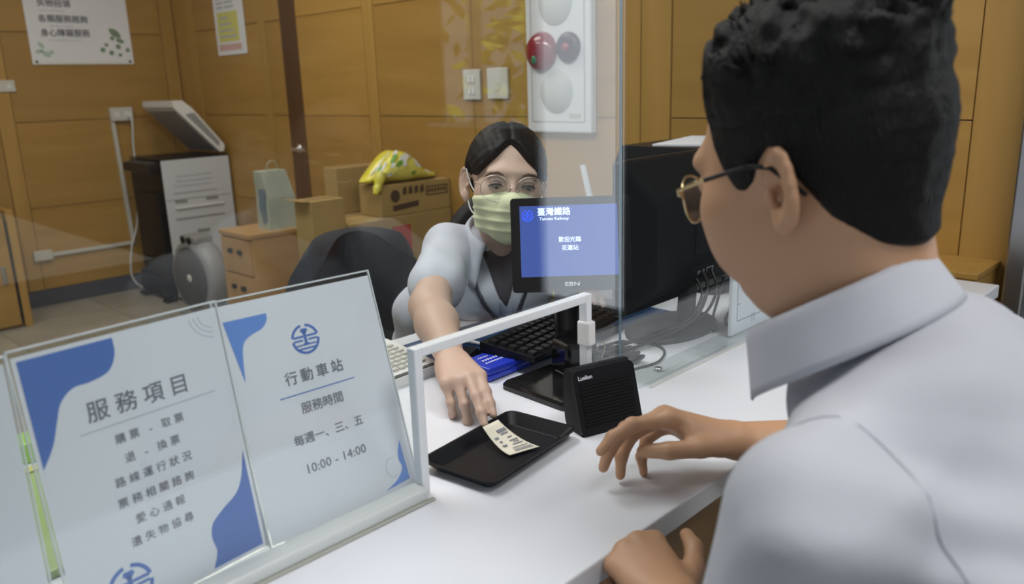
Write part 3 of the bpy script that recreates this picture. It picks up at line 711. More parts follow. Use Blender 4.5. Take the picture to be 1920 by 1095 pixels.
MB().prism([(1.950, 1.16), (1.972, 1.16), (1.990, .305), (1.968, .300)], .018, Matrix(((1, 0, 0, 0), (0, 0, -1, 0), (0, 1, 0, 0), (0, 0, 0, 1)))).build('vertical_duct', 'offwhite', t)
MB().b2((1.47, -.018, .300), (1.99, 0, .322), .003).build('horizontal_duct', 'offwhite', t)
MB().b2((1.385, -.030, .285), (1.490, 0, .345), .004).build('junction_box', 'offwhite', t)
o = MB().tube(catmull([(2.056, PY - .052, 1.122), (2.060, PY - .07, 1.08), (2.056, PY - .045, .95), (2.054, PY - .04, .84), (2.046, PY - .04, .67), (2.008, PY - .04, .43), (1.952, PY - .04, .28), (1.926, PY - .04, .124), (1.95, PY - .04, .045), (1.985, PY - .045, .010)], 7), .006, 8).build('power_cord', 'whitep'); tag(o, 'white power cord hanging from the socket to the floor', 'cord')

# photocopier
t = thing('photocopier', 'grey photocopier on black legs with its lid raised', 'photocopier', (1.998, 4.88, 0))
CW, CD, CH = .430, .48, .865
MB().b2((.0, .012, .03), (CW, CD, CH - .012), .008).build('copier_body', 'blackm', t)
sp = MB().b2((.002, 0, .02), (CW, .014, CH - .004), .004).build('side_cover', mat('copier_grey', (.62, .65, .70), .5), t)
MB().b2((.045, -.004, .50), (.36, .002, .508)).b2((.045, -.004, .22), (.36, .002, .224)).b2((.005, -.002, .62), (CW - .02, .002, .624)).b2((.05, -.003, .66), (.33, .002, .663)).build('groove', 'greyp', sp)
MB().b2((.05, -.012, .565), (.36, 0, .575), .003).build('handle_lip', 'whitep', sp)
for x0, x1, z in [(.055, .13, .60), (.25, .33, .60), (.17, .25, .405)]: MB().b2((x0, -.003, z), (x1, .002, z + .022), .001).build('slot', 'greyp', sp)
for i, z in enumerate((.70, .73, .76)): MB().b2((.06 + i * .01, -.0022, z), (.30, .001, z + .008)).build('label_print', 'inkl', sp)
MB().b2((-.075, .02, CH - .075), (.004, .40, CH - .018), .012).build('control_panel', 'black', t)
MB().b2((-.068, .04, CH - .018), (-.01, .36, CH - .014), .001).build('panel_face', 'dgrey', t)
MB().b2((-.055, .03, .02), (.002, .42, .16), .01).b2((-.03, .04, .16), (.002, .40, .66), .006).build('front_trays', 'blackm', t)
MB().b2((.0, .0, CH - .004), (CW, CD, CH + .004), .003).build('platen', 'black', t)
Ml = Matrix.Translation((CW - .040, 0, CH + .012)) @ Matrix.Rotation(R(47), 4, 'Y')
lid = MB()
lid_poly = [(-.400, .0), (-.015, .0), (-.0, .02), (-.02, .052), (-.31, .078), (-.385, .070), (-.425, .025)]
lidM = Ml @ Matrix(((1, 0, 0, 0), (0, 0, 1, 0), (0, 1, 0, 0), (0, 0, 0, 1)))
ld = MB().prism(lid_poly, .44, lidM).build('lid', 'whitep', t)
MB().prism([(-.37, -.006), (-.03, -.006), (-.03, 0), (-.37, 0)], .40, lidM @ Matrix.Translation((0, 0, .02))).build('platen_pad', 'greyp', ld)
MB().prism([(-.32, .018), (-.04, .018), (-.06, .044), (-.29, .064)], .004, lidM @ Matrix.Translation((0, 0, -.003))).build('side_recess', 'greyp', ld)
for dx in (.03, CW - .05):
    MB().b2((dx - .02, -.05, 0), (dx + .05, .09, .022), .006).b2((dx - .02, CD - .12, 0), (dx + .05, CD, .022), .006).build('foot', 'black', t)
MB().b2((-.085, -.01, 0), (-.01, .05, .02), .006).b2((-.085, .30, 0), (-.01, .40, .02), .006).build('front_foot', 'black', t)

# round drum fan
t = thing('drum_fan', 'round grey drum fan on the floor before the photocopier', 'fan', (1.95, 4.42, 0), R(4))
Mx = Matrix.Translation((0, 0, .235)) @ Matrix.Rotation(R(-90), 4, 'Y')
MB().lathe([(.17, -.062), (.205, -.058), (.218, -.03), (.222, 0), (.218, .03), (.205, .058), (.17, .062)], 40, Mx).build('drum', 'greyp', t)
MB().lathe([(.178, .060), (.176, .067), (.05, .070), (.0, .070)], 36, Mx).build('front_grille', 'dgrey', t)
MB().lathe([(.178, -.060), (.176, -.067), (.05, -.070), (.0, -.070)], 36, Mx).build('rear_grille', 'dgrey', t)
MB().lathe([(.022, .070), (.020, .074), (.0, .074)], 16, Mx).build('hub', 'whitep', t)
MB().b2((-.058, -.085, .43), (.058, .085, .475), .012).build('control_top', 'greyp', t)
for y in (-.03, .035): MB().lathe([(.020, 0), (.018, .014), (0, .014)], 14, Matrix.Translation((-.055, y, .452)) @ Matrix.Rotation(R(-90), 4, 'Y')).build('knob', 'black', t)
MB().b2((-.08, -.15, 0), (.08, .15, .03), .01).build('base', 'greyp', t)

# drawer cabinet and bag
t = thing('drawer_cabinet', 'pale wooden drawer cabinet beside the drum fan', 'cabinet', (1.75, 3.41, 0))
MB().b2((.012, .0, .05), (.44, .29, .585), .002).build('cabinet_body', 'wood_light', t)
MB().b2((-.004, -.006, .585), (.45, .296, .607), .003).build('top', 'wood_light', t)
for z0, z1 in ((.41, .578), (.235, .402), (.06, .228)):
    dw = MB().b2((.0, .006, z0), (.014, .284, z1), .002).build('drawer', 'wood_light', t)
    for y in (.10, .19): MB().b2((-.014, y - .016, z0 + .095), (.0, y + .016, z0 + .117), .004).build('handle', 'black', dw)
for x in (.03, .42):
    for y in (.03, .26): MB().lathe([(.022, -.012), (.022, .012)], 12, Matrix.Translation((x, y, .024)) @ Matrix.Rotation(R(90), 4, 'X')).build('castor', 'black', t)
t = thing('paper_bag', 'grey-green paper bag standing on the drawer cabinet', 'bag', (1.955, 3.50, .607))
loft(MB(), [[(-.075, -.06, 0), (.085, -.06, 0), (.085, .06, 0), (-.075, .06, 0)], [(-.07, -.055, .15), (.07, -.055, .15), (.07, .055, .15), (-.07, .055, .15)], [(-.085, -.035, .275), (.045, -.035, .275), (.045, .035, .275), (-.085, .035, .275)]]).build('bag_body', 'bagp', t)
MB().prism([(-.0, .02), (.035, .04), (.028, .12), (.045, .20), (.012, .255), (-.02, .20), (-.03, .10)], .0015, Matrix(((0, 0, -1, -.0735), (-1, 0, 0, 0), (0, 1, 0, 0), (0, 0, 0, 1)))).build('dark_print', mat('bag_print_blue', (.16, .22, .27), .6), t)
MB().tube(catmull([(-.05, -.036, .27), (-.045, -.036, .31), (-.01, -.036, .32), (.01, -.036, .27)], 5), .002, 6).build('handle', 'bagp', t)

# cartons
def carton(label, loc, dims, rz=0, flaps=True, open_=False):
    t = thing('cardboard_box', label, 'box', loc, rz, 'cardboard boxes stacked by the door')
    w, d, h = dims
    if open_:
        for (a, b_) in (((0, 0, 0), (w, .006, h)), ((0, d - .006, 0), (w, d, h)), ((0, 0, 0), (.006, d, h)), ((w - .006, 0, 0), (w, d, h)), ((0, 0, 0), (w, d, .006))):
            MB().b2(a, b_).build('side', 'card', t)
    else:
        MB().b2((0, 0, 0), (w, d, h), .003).build('carton_body', 'card', t)
        MB().b2((.002, d / 2 - .025, h), (w - .002, d / 2 + .025, h + .0008)).build('tape', 'cardd', t)
    return t
c1 = carton('tall narrow cardboard box, leftmost of the pile behind the chair', (1.712, 2.80, 0), (.158, .125, .812))
MB().box((-.022, .062, .815), (.050, .12, .003), (0, R(8), 0)).build('flap', 'card', c1)
c2 = carton('wide cardboard box with a red label under the printed box', (1.875, 2.78, 0), (.555, .40, .70))
MB().b2((.215, -.0015, .50), (.315, 0, .66)).build('red_label', 'red', c2)
MB().prism([(.235, .52), (.29, .53), (.28, .57), (.24, .56)], .0006, Matrix(((1, 0, 0, 0), (0, 0, -1, -.0015), (0, 1, 0, 0), (0, 0, 0, 1)))).build('label_print', mat('label_pale_red', (.55, .2, .16), .6), c2)
c3 = carton('cardboard flap box standing behind the printed box', (2.0, 3.04, .7012), (.24, .10, .205), 0)
c4 = carton('small cardboard box printed with dark brown lettering, under the yellow bag', (2.055, 2.80, .7012), (.385, .16, .135), R(-1))
Mc = Matrix(((1, 0, 0, 0), (0, 0, -1, 0), (0, 1, 0, 0), (0, 0, 0, 1)))
b = MB()
b.prism([(.075 + .025 * math.cos(R(a)), .085 + .028 * math.sin(R(a))) for a in range(0, 360, 24)], .001, Mc)
b.prism([(.06, .02), (.20, .03), (.20, .055), (.06, .045)], .001, Mc)
for k in range(4): b.prism([(.115 + k * .032, .085), (.138 + k * .032, .09), (.136 + k * .032, .122), (.118 + k * .032, .115)], .001, Mc)
for z in (.068, .104): b.prism([(.245, z), (.37, z), (.37, z + .006), (.245, z + .006)], .001, Mc)
for x in (.245, .364): b.prism([(x, .068), (x + .006, .068), (x + .006, .11), (x, .11)], .001, Mc)
for k in range(6): b.prism([(.256 + k * .018, .082), (.268 + k * .018, .082), (.268 + k * .018, .098), (.256 + k * .018, .098)], .001, Mc)
b.build('carton_print', 'brown_ink', c4)
# yellow plastic bag slumped over the printed box
t = thing('snack_bag', 'crumpled yellow and white plastic bag on the printed box', 'bag', (2.13, 2.885, .838))
def bagf(u, v):
    a = 2 * math.pi * u; e = math.sin(math.pi * v)
    x = .20 * math.cos(a) * e ** .7; y = .085 * math.sin(a) * e ** .7; z = .062 * (1 - math.cos(math.pi * v)) / 2 * 1.0
    hgt = .118 * math.exp(-((x + .03) / .12) ** 2) + .02
    z = z / .062 * hgt; wob = .012 * math.sin(5 * a + 3 * v) + .009 * math.sin(11 * x * 10 + 7 * a) * e
    return Vector((x + .09 + wob * .6, y + wob * .4, max(.001, z + wob * .5 * e * v)))
MB().grid(bagf, 40, 16, True, True).build('bag_body', 'yellow', t)
b = MB()
for k in range(26):
    q = random.Random(k); a = q.uniform(math.pi, 2 * math.pi); v = q.uniform(.35, .9); c = bagf(a / 2 / math.pi, v); s = q.uniform(.012, .03)
    pts = []
    for j in range(7):
        aa = a + s * 4 * math.cos(j * .9); vv = min(.97, max(.05, v + s * 3 * math.sin(j * .9)))
        pp_ = bagf((aa / 2 / math.pi) % 1, vv); pts.append(Vector((pp_.x, pp_.y - .003, pp_.z + .003)))
    b.add(pts, [tuple(range(7))])
b.build('white_print', 'white_film', t)
b = MB()
for k in range(10):
    q = random.Random(90 + k); a = q.uniform(math.pi, 2 * math.pi); v = q.uniform(.3, .8); pts = []
    for j in range(6):
        pp_ = bagf(((a + .1 * math.cos(j)) / 2 / math.pi) % 1, min(.97, v + .06 * math.sin(j))); pts.append(Vector((pp_.x, pp_.y - .005, pp_.z + .005)))
    b.add(pts, [tuple(range(6))])
b.build('green_print', 'green', t)
MB().tube(catmull([(-.06, -.075, .055), (-.085, -.082, .0), (-.105, -.088, -.03)], 5), [.025] * 4 + [.018] * 4 + [.012] * 2 + [.01], 8).build('bag_corner', 'yellow', t)

# wall items by the clerk's head
t = plate('light_switch', 'off-white light switch plate with two rockers', 'switch', (PX, 2.612, 1.243), .104, .125, R(-90), .010)
t_r = t
for z in (.022, -.026):
    for x in (-.010, .012): MB().b2((x - .008, -.014, z - .014), (x + .008, -.010, z + .014), .002).build('rocker', 'whitep', t)
t = plate('wall_socket', 'off-white blank socket plate right of the light switch', 'socket', (PX, 2.455, 1.245), .120, .125, R(-90), .010)
MB().b2((-.018, -.0115, -.03), (.018, -.010, .03), .001).build('outlet', 'offwhite', t)
t = thing('alarm_panel', 'white fire alarm panel with red lamp and round grilles', 'alarm', (PX, 2.262, 1.052), R(-90))
MB().b2((0, -.035, 0), (.325, 0, 1.05), .006).build('cabinet', 'alarm', t)
Ma = Matrix(((1, 0, 0, 0), (0, 0, -1, -.035), (0, 1, 0, 0), (0, 0, 0, 1)))
MB().b2((.028, -.0365, .040), (.296, -.034, .0425)).b2((.028, -.0365, .0425), (.0295, -.034, 1.02)).b2((.294, -.0365, .0425), (.2965, -.034, 1.02)).build('door_line', 'greyp', t)
for z in (.155, .478): MB().lathe([(.083, .0), (.080, .004), (.0, .006)], 36, Ma @ Matrix.Translation((.155, z, 0))).build('grille', 'alarmg', t)
lm = MB().lathe([(.074, 0), (.073, .012), (.060, .032), (.03, .043), (0, .045)], 32, Ma @ Matrix.Translation((.088, .305, 0))).build('alarm_lamp', 'redlens', t)
MB().sphere((.080, -.078, .275), (.014, .006, .016), 12, 8).build('indicator', 'greenlens', lm)
bt = MB().lathe([(.055, 0), (.055, .012), (.046, .022), (.030, .020), (0, .019)], 32, Ma @ Matrix.Translation((.222, .315, 0))).build('call_button', mat('dark_maroon', (.045, .02, .035), .2), t)
MB().lathe([(.018, .019), (.017, .026), (0, .028)], 20, Ma @ Matrix.Translation((.222, .315, 0))).build('button_cap', 'redlens', bt)
MB().b2((.22, -.0365, .055), (.275, -.034, .072)).build('maker_print', 'alarmg', t)

# low wooden cabinet at the far left and plinth at the far right
t = thing('low_cabinet', 'low wooden cabinet at the left edge against the back wall', 'cabinet', (.62, 5.02, 0))
MB().b2((.0, .03, .0), (.55, .42, .64), .003).build('cabinet_body', 'wood_panel', t)
MB().b2((.56, .0, .0), (.60, .42, .66), .003).build('end_panel', 'wood_stile', t)
MB().b2((.0, .0, .02), (.545, .028, .62), .003).build('door', 'wood_panel', t)
MB().b2((.548, .0, .05), (.558, .028, .60)).build('dark_gap', 'black', t)
MB().b2((.49, -.012, .26), (.51, .0, .36), .003).build('handle', 'steel', t)
t = thing('wall_plinth', 'wooden box plinth beside the steel frame at the right', 'plinth', (2.235, .555, 0))
MB().b2((0, .0, .0), (.205, .50, .722), .002).build('plinth_body', 'wood_stile', t)
MB().b2((-.003, -.003, .722), (.205, .503, .738), .002).build('top', 'wood_stile', t)

# office chair behind the clerk
t = thing('office_chair', 'black office chair behind the clerk', 'chair', (1.30, 1.66, 0), R(6))
def back(u, v, off):
    x = (u - .5) * 2; zz = v
    w = .245 * (1 - .38 * max(0, (v - .55) / .45) ** 2.2) * (1 - .15 * (1 - v) ** 2)
    z = .50 + .355 * v - .05 * abs(x) ** 2.6 * v
    y = .205 - .055 * x * x + .05 * v + off + .02 * math.sin(3 * v)
    return Vector((x * w, y, z))
n_, m2 = 22, 14
b = MB(); b.grid(lambda u, v: back(u, v, 0), n_, m2); o = b.build('backrest', 'chairf', t); solid(o, .055, 0)
md = o.modifiers.new('round', 'BEVEL'); md.width = .018; md.segments = 3
loft(MB(), [ring(.40, .38, .08, .42), ring(.48, .46, .10, .45), ring(.48, .46, .10, .48), ring(.42, .40, .09, .50)], smooth=True).build('seat', 'chairf', t)
MB().tube([(0, 0, .07), (0, 0, .43)], .028, 14).build('gas_column', 'dgrey', t)
MB().tube(catmull([(0, .05, .42), (0, .24, .43), (0, .285, .52), (0, .275, .62)], 5), .02, 8).build('back_bracket', 'black', t)
for k in range(5):
    a = R(72 * k + 20); lg = MB().tube([(0, 0, .095), (.27 * math.cos(a), .27 * math.sin(a), .07)], [.026, .016], 10).build('leg', 'black', t)
    MB().lathe([(.028, -.016), (.028, .016)], 14, Matrix.Translation((.27 * math.cos(a), .27 * math.sin(a), .029)) @ Matrix.Rotation(a, 4, 'Z') @ Matrix.Rotation(R(90), 4, 'X')).build('castor', 'black', lg)
# tree outside the side window
t = thing('tree', 'sunlit yellow-green tree outside the side window', 'tree', (3.7, -1.5, 0))
MB().tube(catmull([(0, 0, 0), (.03, .05, 1.2), (-.02, .1, 2.0)], 5), [.08] * 6 + [.05] * 5, 10).build('trunk', 'bark', t)
b = MB(); q = random.Random(21)
for k in range(900):
    c = Vector((q.gauss(0, .35), q.gauss(0, .65), 1.75 + q.gauss(0, .40))); a = Vector((q.uniform(-1, 1), q.uniform(-1, 1), q.uniform(-1, 1))).normalized(); bb = a.orthogonal().normalized(); s = q.uniform(.05, .11)
    b.add([c - a * s, c + bb * s * .4, c + a * s, c - bb * s * .4], [(0, 1, 2, 3)])
o = b.build('foliage', 'leafbright', t); o['kind'] = 'stuff'
sun = bpy.data.lights.new('sun', 'SUN'); sun.energy = 5.0; sun.angle = .02; so = bpy.data.objects.new('sun', sun); COL.objects.link(so); so.rotation_euler = (R(-18), R(-12), 0)
# ================================================================== PEOPLE
# bodies are grown from smooth implicit shapes, polygonised with surface nets
class SDF:
    def __init__(s, lo, hi, h):
        s.h = h; s.lo = np.array(lo, float); s.n = np.ceil((np.array(hi) - s.lo) / h).astype(int) + 1
        s.f = np.full(s.n, .5, np.float32)
    def block(s, lo, hi):
        a = np.maximum(0, np.floor((np.array(lo) - s.lo) / s.h).astype(int)); b = np.minimum(s.n, np.ceil((np.array(hi) - s.lo) / s.h).astype(int) + 1)
        if (b <= a).any(): return None, None
        ax = [s.lo[i] + s.h * np.arange(a[i], b[i], dtype=np.float32) for i in range(3)]
        return tuple(slice(a[i], b[i]) for i in range(3)), np.meshgrid(*ax, indexing='ij')
    def put(s, sl, d, k, op):
        a = s.f[sl]
        if op == 'sub':
            d = -d; hh = np.clip(.5 - .5 * (d - a) / -k if False else .5 + .5 * (d - a) / k, 0, 1); s.f[sl] = a * (1 - hh) + d * hh + k * hh * (1 - hh)
        else:
            hh = np.clip(.5 + .5 * (d - a) / k, 0, 1); s.f[sl] = d * (1 - hh) + a * hh - k * hh * (1 - hh)
    def cone(s, a, b, r1, r2, k=.01, op='add', squash=None):
        a = np.array(a, float); b = np.array(b, float); m_ = max(r1, r2) + k * 1.5 + s.h * 2
        sl, g = s.block(np.minimum(a, b) - m_, np.maximum(a, b) + m_)
        if sl is None: return s
        ba = b - a; L2 = float(ba @ ba) + 1e-12
        p = [g[i] - a[i] for i in range(3)]
        t_ = np.clip((p[0] * ba[0] + p[1] * ba[1] + p[2] * ba[2]) / L2, 0, 1)
        q = [p[i] - ba[i] * t_ for i in range(3)]
        if squash is not None:      # (axis, factor): thinner along one axis
            ax, fac = np.array(squash[0], float), squash[1]; ax = ax / np.linalg.norm(ax)
            dd = q[0] * ax[0] + q[1] * ax[1] + q[2] * ax[2]
            q = [q[i] + ax[i] * dd * (fac - 1) for i in range(3)]
        d = np.sqrt(q[0] ** 2 + q[1] ** 2 + q[2] ** 2) - (r1 + (r2 - r1) * t_)
        s.put(sl, d, k, op); return s
    def ell(s, c, r, M=None, k=.01, op='add'):
        c = np.array(c, float); r = np.array(r, float); M = np.eye(3) if M is None else np.array(M)
        e = np.abs(M) @ r + k * 1.5 + s.h * 2
        sl, g = s.block(c - e, c + e)
        if sl is None: return s
        p = [g[i] - c[i] for i in range(3)]
        q = [M[0, j] * p[0] + M[1, j] * p[1] + M[2, j] * p[2] for j in range(3)]
        k0 = np.sqrt(sum((q[j] / r[j]) ** 2 for j in range(3))); k1 = np.sqrt(sum((q[j] / r[j] ** 2) ** 2 for j in range(3))) + 1e-9
        s.put(sl, k0 * (k0 - 1) / k1, k, op); return s
    def coords(s):
        return np.meshgrid(*[s.lo[i] + s.h * np.arange(s.n[i], dtype=np.float32) for i in range(3)], indexing='ij')
    def nets(s, field=None):
        f = s.f if field is None else field
        nx, ny, nz = f.shape; ins = f < 0
        c = [ins[i:nx - 1 + i, j:ny - 1 + j, k:nz - 1 + k] for i in (0, 1) for j in (0, 1) for k in (0, 1)]
        cnt = sum(x.astype(np.int8) for x in c); act = (cnt > 0) & (cnt < 8)
        I = np.argwhere(act)
        if len(I) == 0: return np.zeros((0, 3)), np.zeros((0, 4), int)
        idx = np.full(act.shape, -1, np.int64); idx[act] = np.arange(len(I))
        corner = np.array([(i, j, k) for i in (0, 1) for j in (0, 1) for k in (0, 1)])
        val = np.stack([f[I[:, 0] + o[0], I[:, 1] + o[1], I[:, 2] + o[2]] for o in corner], 1).astype(float)
        acc = np.zeros((len(I), 3)); num = np.zeros(len(I))
        for a in range(8):
            for b in range(a + 1, 8):
                if np.abs(corner[a] - corner[b]).sum() != 1: continue
                m_ = (val[:, a] < 0) != (val[:, b] < 0); t_ = val[m_, a] / (val[m_, a] - val[m_, b])
                acc[m_] += corner[a] + (corner[b] - corner[a]) * t_[:, None]; num[m_] += 1
        V = s.lo + s.h * (I + acc / num[:, None]); Q = []
        for ax in range(3):
            u, v = (ax + 1) % 3, (ax + 2) % 3
            sl0 = [slice(None)] * 3; sl1 = [slice(None)] * 3; sl0[ax] = slice(0, -1); sl1[ax] = slice(1, None)
            A, B = ins[tuple(sl0)], ins[tuple(sl1)]
            E_ = np.argwhere(A != B); E_ = E_[(E_[:, u] > 0) & (E_[:, v] > 0) & (E_[:, u] < f.shape[u] - 1) & (E_[:, v] < f.shape[v] - 1)]
            flip = A[E_[:, 0], E_[:, 1], E_[:, 2]]
            eu = np.eye(3, dtype=int)[u]; ev = np.eye(3, dtype=int)[v]
            q = [E_ - eu - ev, E_ - ev, E_, E_ - eu]; q = np.stack([idx[p[:, 0], p[:, 1], p[:, 2]] for p in q], 1)
            q[~flip] = q[~flip][:, ::-1]; Q.append(q)
        return V, np.concatenate(Q)

def relax(V, Q, it, lam=.5):
    E_ = np.concatenate([Q[:, [0, 1]], Q[:, [1, 2]], Q[:, [2, 3]], Q[:, [3, 0]]])
    n = len(V)
    for _ in range(it):
        S = np.zeros((n, 3)); C = np.zeros(n)
        for a, b in ((0, 1), (1, 0)):
            for d in range(3): S[:, d] += np.bincount(E_[:, a], V[E_[:, b], d], n)
            C += np.bincount(E_[:, a], minlength=n)
        V = V + lam * (S / np.maximum(C, 1)[:, None] - V)
    return V

def np_mesh(name, parts_, parent, material):
    VV = []; QQ = []; n = 0
    for V, Q in parts_: VV.append(V); QQ.append(Q + n); n += len(V)
    V = np.concatenate(VV); Q = np.concatenate(QQ)
    me = bpy.data.meshes.new(name); me.from_pydata(V.tolist(), [], Q.tolist()); me.update()
    me.polygons.foreach_set('use_smooth', [True] * len(me.polygons))
    return link(name, me, parent, material)

def HM(yaw, pitch, roll):
    """columns: person's right, forward, up"""
    f0 = np.array([math.sin(yaw), math.cos(yaw), 0]); r0 = np.array([math.cos(yaw), -math.sin(yaw), 0])
    f = f0 * math.cos(pitch) - np.array([0, 0, 1]) * math.sin(pitch); u = np.cross(r0, f)
    r = r0 * math.cos(roll) + u * math.sin(roll); return np.array([r, f, np.cross(r, f)]).T
def nz3(P, seed, s):
    """cheap smooth noise from sums of sines"""
    q = np.random.RandomState(seed); out = 0
    for _ in range(7):
        d = q.normal(size=3); d /= np.linalg.norm(d); out = out + np.sin((P[0] * d[0] + P[1] * d[1] + P[2] * d[2]) * s * q.uniform(.6, 1.6) + q.uniform(0, 6.28))
    return out / 3.5

# ---------------------------------------------------------------- heads in local axes (x right, y forward, z up)
def head_sdf(female=False, h=.0024, neck_to=(0, -.055, -.20), neck_r=.058):
    s = SDF((-.105, -.135, -.215), (.105, .135, .145), h)
    w = .94 if female else 1.0
    s.ell((0, -.018, .032), (.077 * w, .097, .083), k=.02)
    s.ell((0, .030, -.022), (.064 * w, .060, .088), k=.03)
    s.ell((0, .034, -.070), (.053 * w, .048, .042), k=.02)
    s.ell((0, .072, -.100), (.024, .020, .017), k=.02)
    for sg in (-1, 1):
        s.ell((sg * .043 * w, .050, -.022), (.029, .032, .030), k=.02)
        s.ell((sg * .048 * w, .012, -.072), (.016, .034, .026), k=.02)           # jaw corner
        if not female: s.ell((sg * .050, .045, -.060), (.016, .022, .022), k=.02)  # full cheek
    s.ell((0, .078, .024), (.050, .016, .013), k=.018)                            # brow
    s.ell((-.032, .100, .002), (.018, .016, .012), k=.012, op='sub'); s.ell((.032, .100, .002), (.018, .016, .012), k=.012, op='sub')
    s.cone((0, .090, .004), (0, .110, -.032), .008, .0135, k=.012)
    for sg in (-1, 1): s.ell((sg * .012, .100, -.036), (.009, .010, .008), k=.006)
    s.ell((0, .090, -.068), (.024, .012, .010), k=.01)                            # lips
    s.ell((0, .098, -.0675), (.022, .008, .0016), k=.002, op='sub')
    for sg in (-1, 1): s.ell((sg * .032, .080, .001), (.0135, .0125, .0125), k=.004)   # eyeballs under lids
    s.cone((0, -.030, -.04), neck_to, neck_r, neck_r * 1.08, k=.03)
    return s
def add_ears(s, sc=1.0):
    for sg in (-1, 1):
        c = np.array([sg * .077, -.016, -.004]); lean = .30
        A = np.array([sg * math.sin(lean + .12), -math.cos(lean + .12), 0])      # outward-back axis of the flap
        Zu = np.array([0, -.18, 1.0]); Zu /= np.linalg.norm(Zu); N_ = np.cross(A, Zu); N_ /= np.linalg.norm(N_)
        M = np.stack([A, Zu, N_], 1)
        o = c + A * .013
        s.ell(o, (.019 * sc, .032 * sc, .0055), M, k=.006)
        s.ell(o - Zu * .026 + A * -.004, (.010, .013, .006), M, k=.006)
        out = N_ if N_[0] * sg > 0 else -N_
        s.ell(o + out * .0075 + A * -.003 + Zu * .002, (.0110, .020, .0080), M, k=.003, op='sub')
        s.ell(o + out * .003 - A * .007 - Zu * .006, (.0065, .009, .013), M, k=.003, op='sub')
        R_ = []
        for k in range(11):
            an = R(-70 + 250 * k / 10); R_.append(o + A * (.0165 * math.cos(an - R(20))) + Zu * (.0295 * math.sin(an - R(20)) + .001) + out * .0035)
        for a, b in zip(R_[:-1], R_[1:]): s.cone(a, b, .0036, .0036, k=.003)
        s.ell(o - A * .013 - Zu * .006 + out * .004, (.004, .007, .004), M, k=.003)     # tragus
def to_world(V, M, p): return V @ M.T + np.array(p)

def hand(s, W, f, n, side, curls, spread, thumb, scale=1.0, base=.085):
    """palm and five fingers into field s. W wrist, f forward, n back-of-hand normal; side +1 right hand (thumb at -x)"""
    f = np.array(f, float); f /= np.linalg.norm(f); n = np.array(n, float); n -= f * (n @ f); n /= np.linalg.norm(n); x = np.cross(f, n) * side
    W = np.array(W, float); P = lambda a, b, c: W + (x * a + f * b + n * c) * scale
    S = scale
    mcp = [(-.027, .088, .003), (-.008, .092, .006), (.011, .088, .004), (.028, .078, -.001)]
    # palm: four metacarpal rays fused into a flat block
    for i, m_ in enumerate(mcp):
        s.cone(P(m_[0] * .55, .012, 0), P(*m_), .0150 * S, .0112 * S, k=.014 * S)
    s.cone(P(-.018, .030, -.010), P(-.030, .060, -.010), .014 * S, .010 * S, k=.012 * S)
    s.ell(P(.018, .035, -.008), np.array((.016, .03, .011)) * S, np.stack([x, f, n], 1), k=.012 * S)
    L = [(.044, .026, .021), (.048, .030, .022), (.044, .028, .022), (.034, .021, .019)]
    rad = [.0088, .0090, .0085, .0074]
    tips = []
    for i in range(4):
        a = np.array(P(*mcp[i])); ang = 0; r = rad[i] * S
        sp = spread[i]; d0 = f * math.cos(sp) + x * math.sin(sp)
        for j in range(3):
            ang += curls[i][j]; d = d0 * math.cos(ang) - n * math.sin(ang)
            b = a + d * L[i][j] * S; r2 = r * (.93 if j < 2 else .80)
            s.cone(a, b, r, r2, k=.004 * S if j else .008 * S)
            if j < 2: s.ell(b + n * .0005, (r2 * 1.02,) * 3, k=.003 * S)
            a = b; r = r2
        tips.append(a)
    T = [np.array(P(*q)) for q in thumb]; rr_ = [.0135, .0112, .0100, .0078]
    for j in range(len(T) - 1): s.cone(T[j], T[j + 1], rr_[j] * S, rr_[j + 1] * S, k=.008 * S if j == 0 else .004 * S)
    return tips, T[-1], (x, f, n)

def nails(tips_dirs, parent, m_): pass

# ================================================================== CUSTOMER (man, seen from behind his left)
MP = np.array([.702, .318, 1.163]); MM = HM(.15, .20, .16) * 1.03      # head slightly larger than the base head
def mw(p): return MP + MM @ np.array(p, float)
cust = thing('person', 'man in white shirt and glasses leaning at the counter, seen from behind', 'person', (.66, .0, 0))
RO = np.array([.66, .0, 0])
hs = head_sdf(False, .0022, neck_to=(0, -.018, -.20), neck_r=.060); add_ears(hs, 1.05)
hs.ell((0, .018, -.108), (.056, .052, .026), k=.03)                           # fullness under the jaw
for sg in (-1, 1): hs.ell((sg * .050, .040, -.045), (.022, .034, .036), k=.02)
V, Q = hs.nets(); V = relax(V, Q, 2, .4)
head_part = (to_world(V, MM, MP) - RO, Q)
# arms and hands
neckb = mw((0, -.02, -.19))
TX = .695
shL, shR = np.array([.502, .215, .930]), np.array([.885, .215, .935])
elL, wrL = np.array([.455, .270, .660]), np.array([.601, .379, .733])
elR, wrR = np.array([1.030, .325, .770]), np.array([.850, .452, .802])
ar = SDF((.36, .16, .60), (1.10, .70, 1.05), .0030)
ar.cone(shL, elL, .042, .038, k=.02); ar.cone(elL, wrL, .041, .027, k=.02)
ar.cone(shR, elR, .042, .038, k=.02); ar.cone(elR, elR + (wrR - elR) * .45, .041, .036, k=.02); ar.cone(elR + (wrR - elR) * .4, wrR, .037, .027, k=.02, squash=((0, 0, 1), 1.15))
fR = np.array([-.075, .100, .034]); fR /= np.linalg.norm(fR)
tipsR, thR, axR = hand(ar, wrR, fR, (.34, .26, 1.0), 1, [(.42, .42, .25), (.60, .55, .35), (.74, .62, .40), (.86, .66, .45)], (-.05, .0, .05, .10),
                       [(-.020, .020, -.008), (-.040, .050, -.020), (-.036, .082, -.032), (-.024, .108, -.040)], 1.07)
fL = np.array([.045, .10, .018]); fL /= np.linalg.norm(fL)
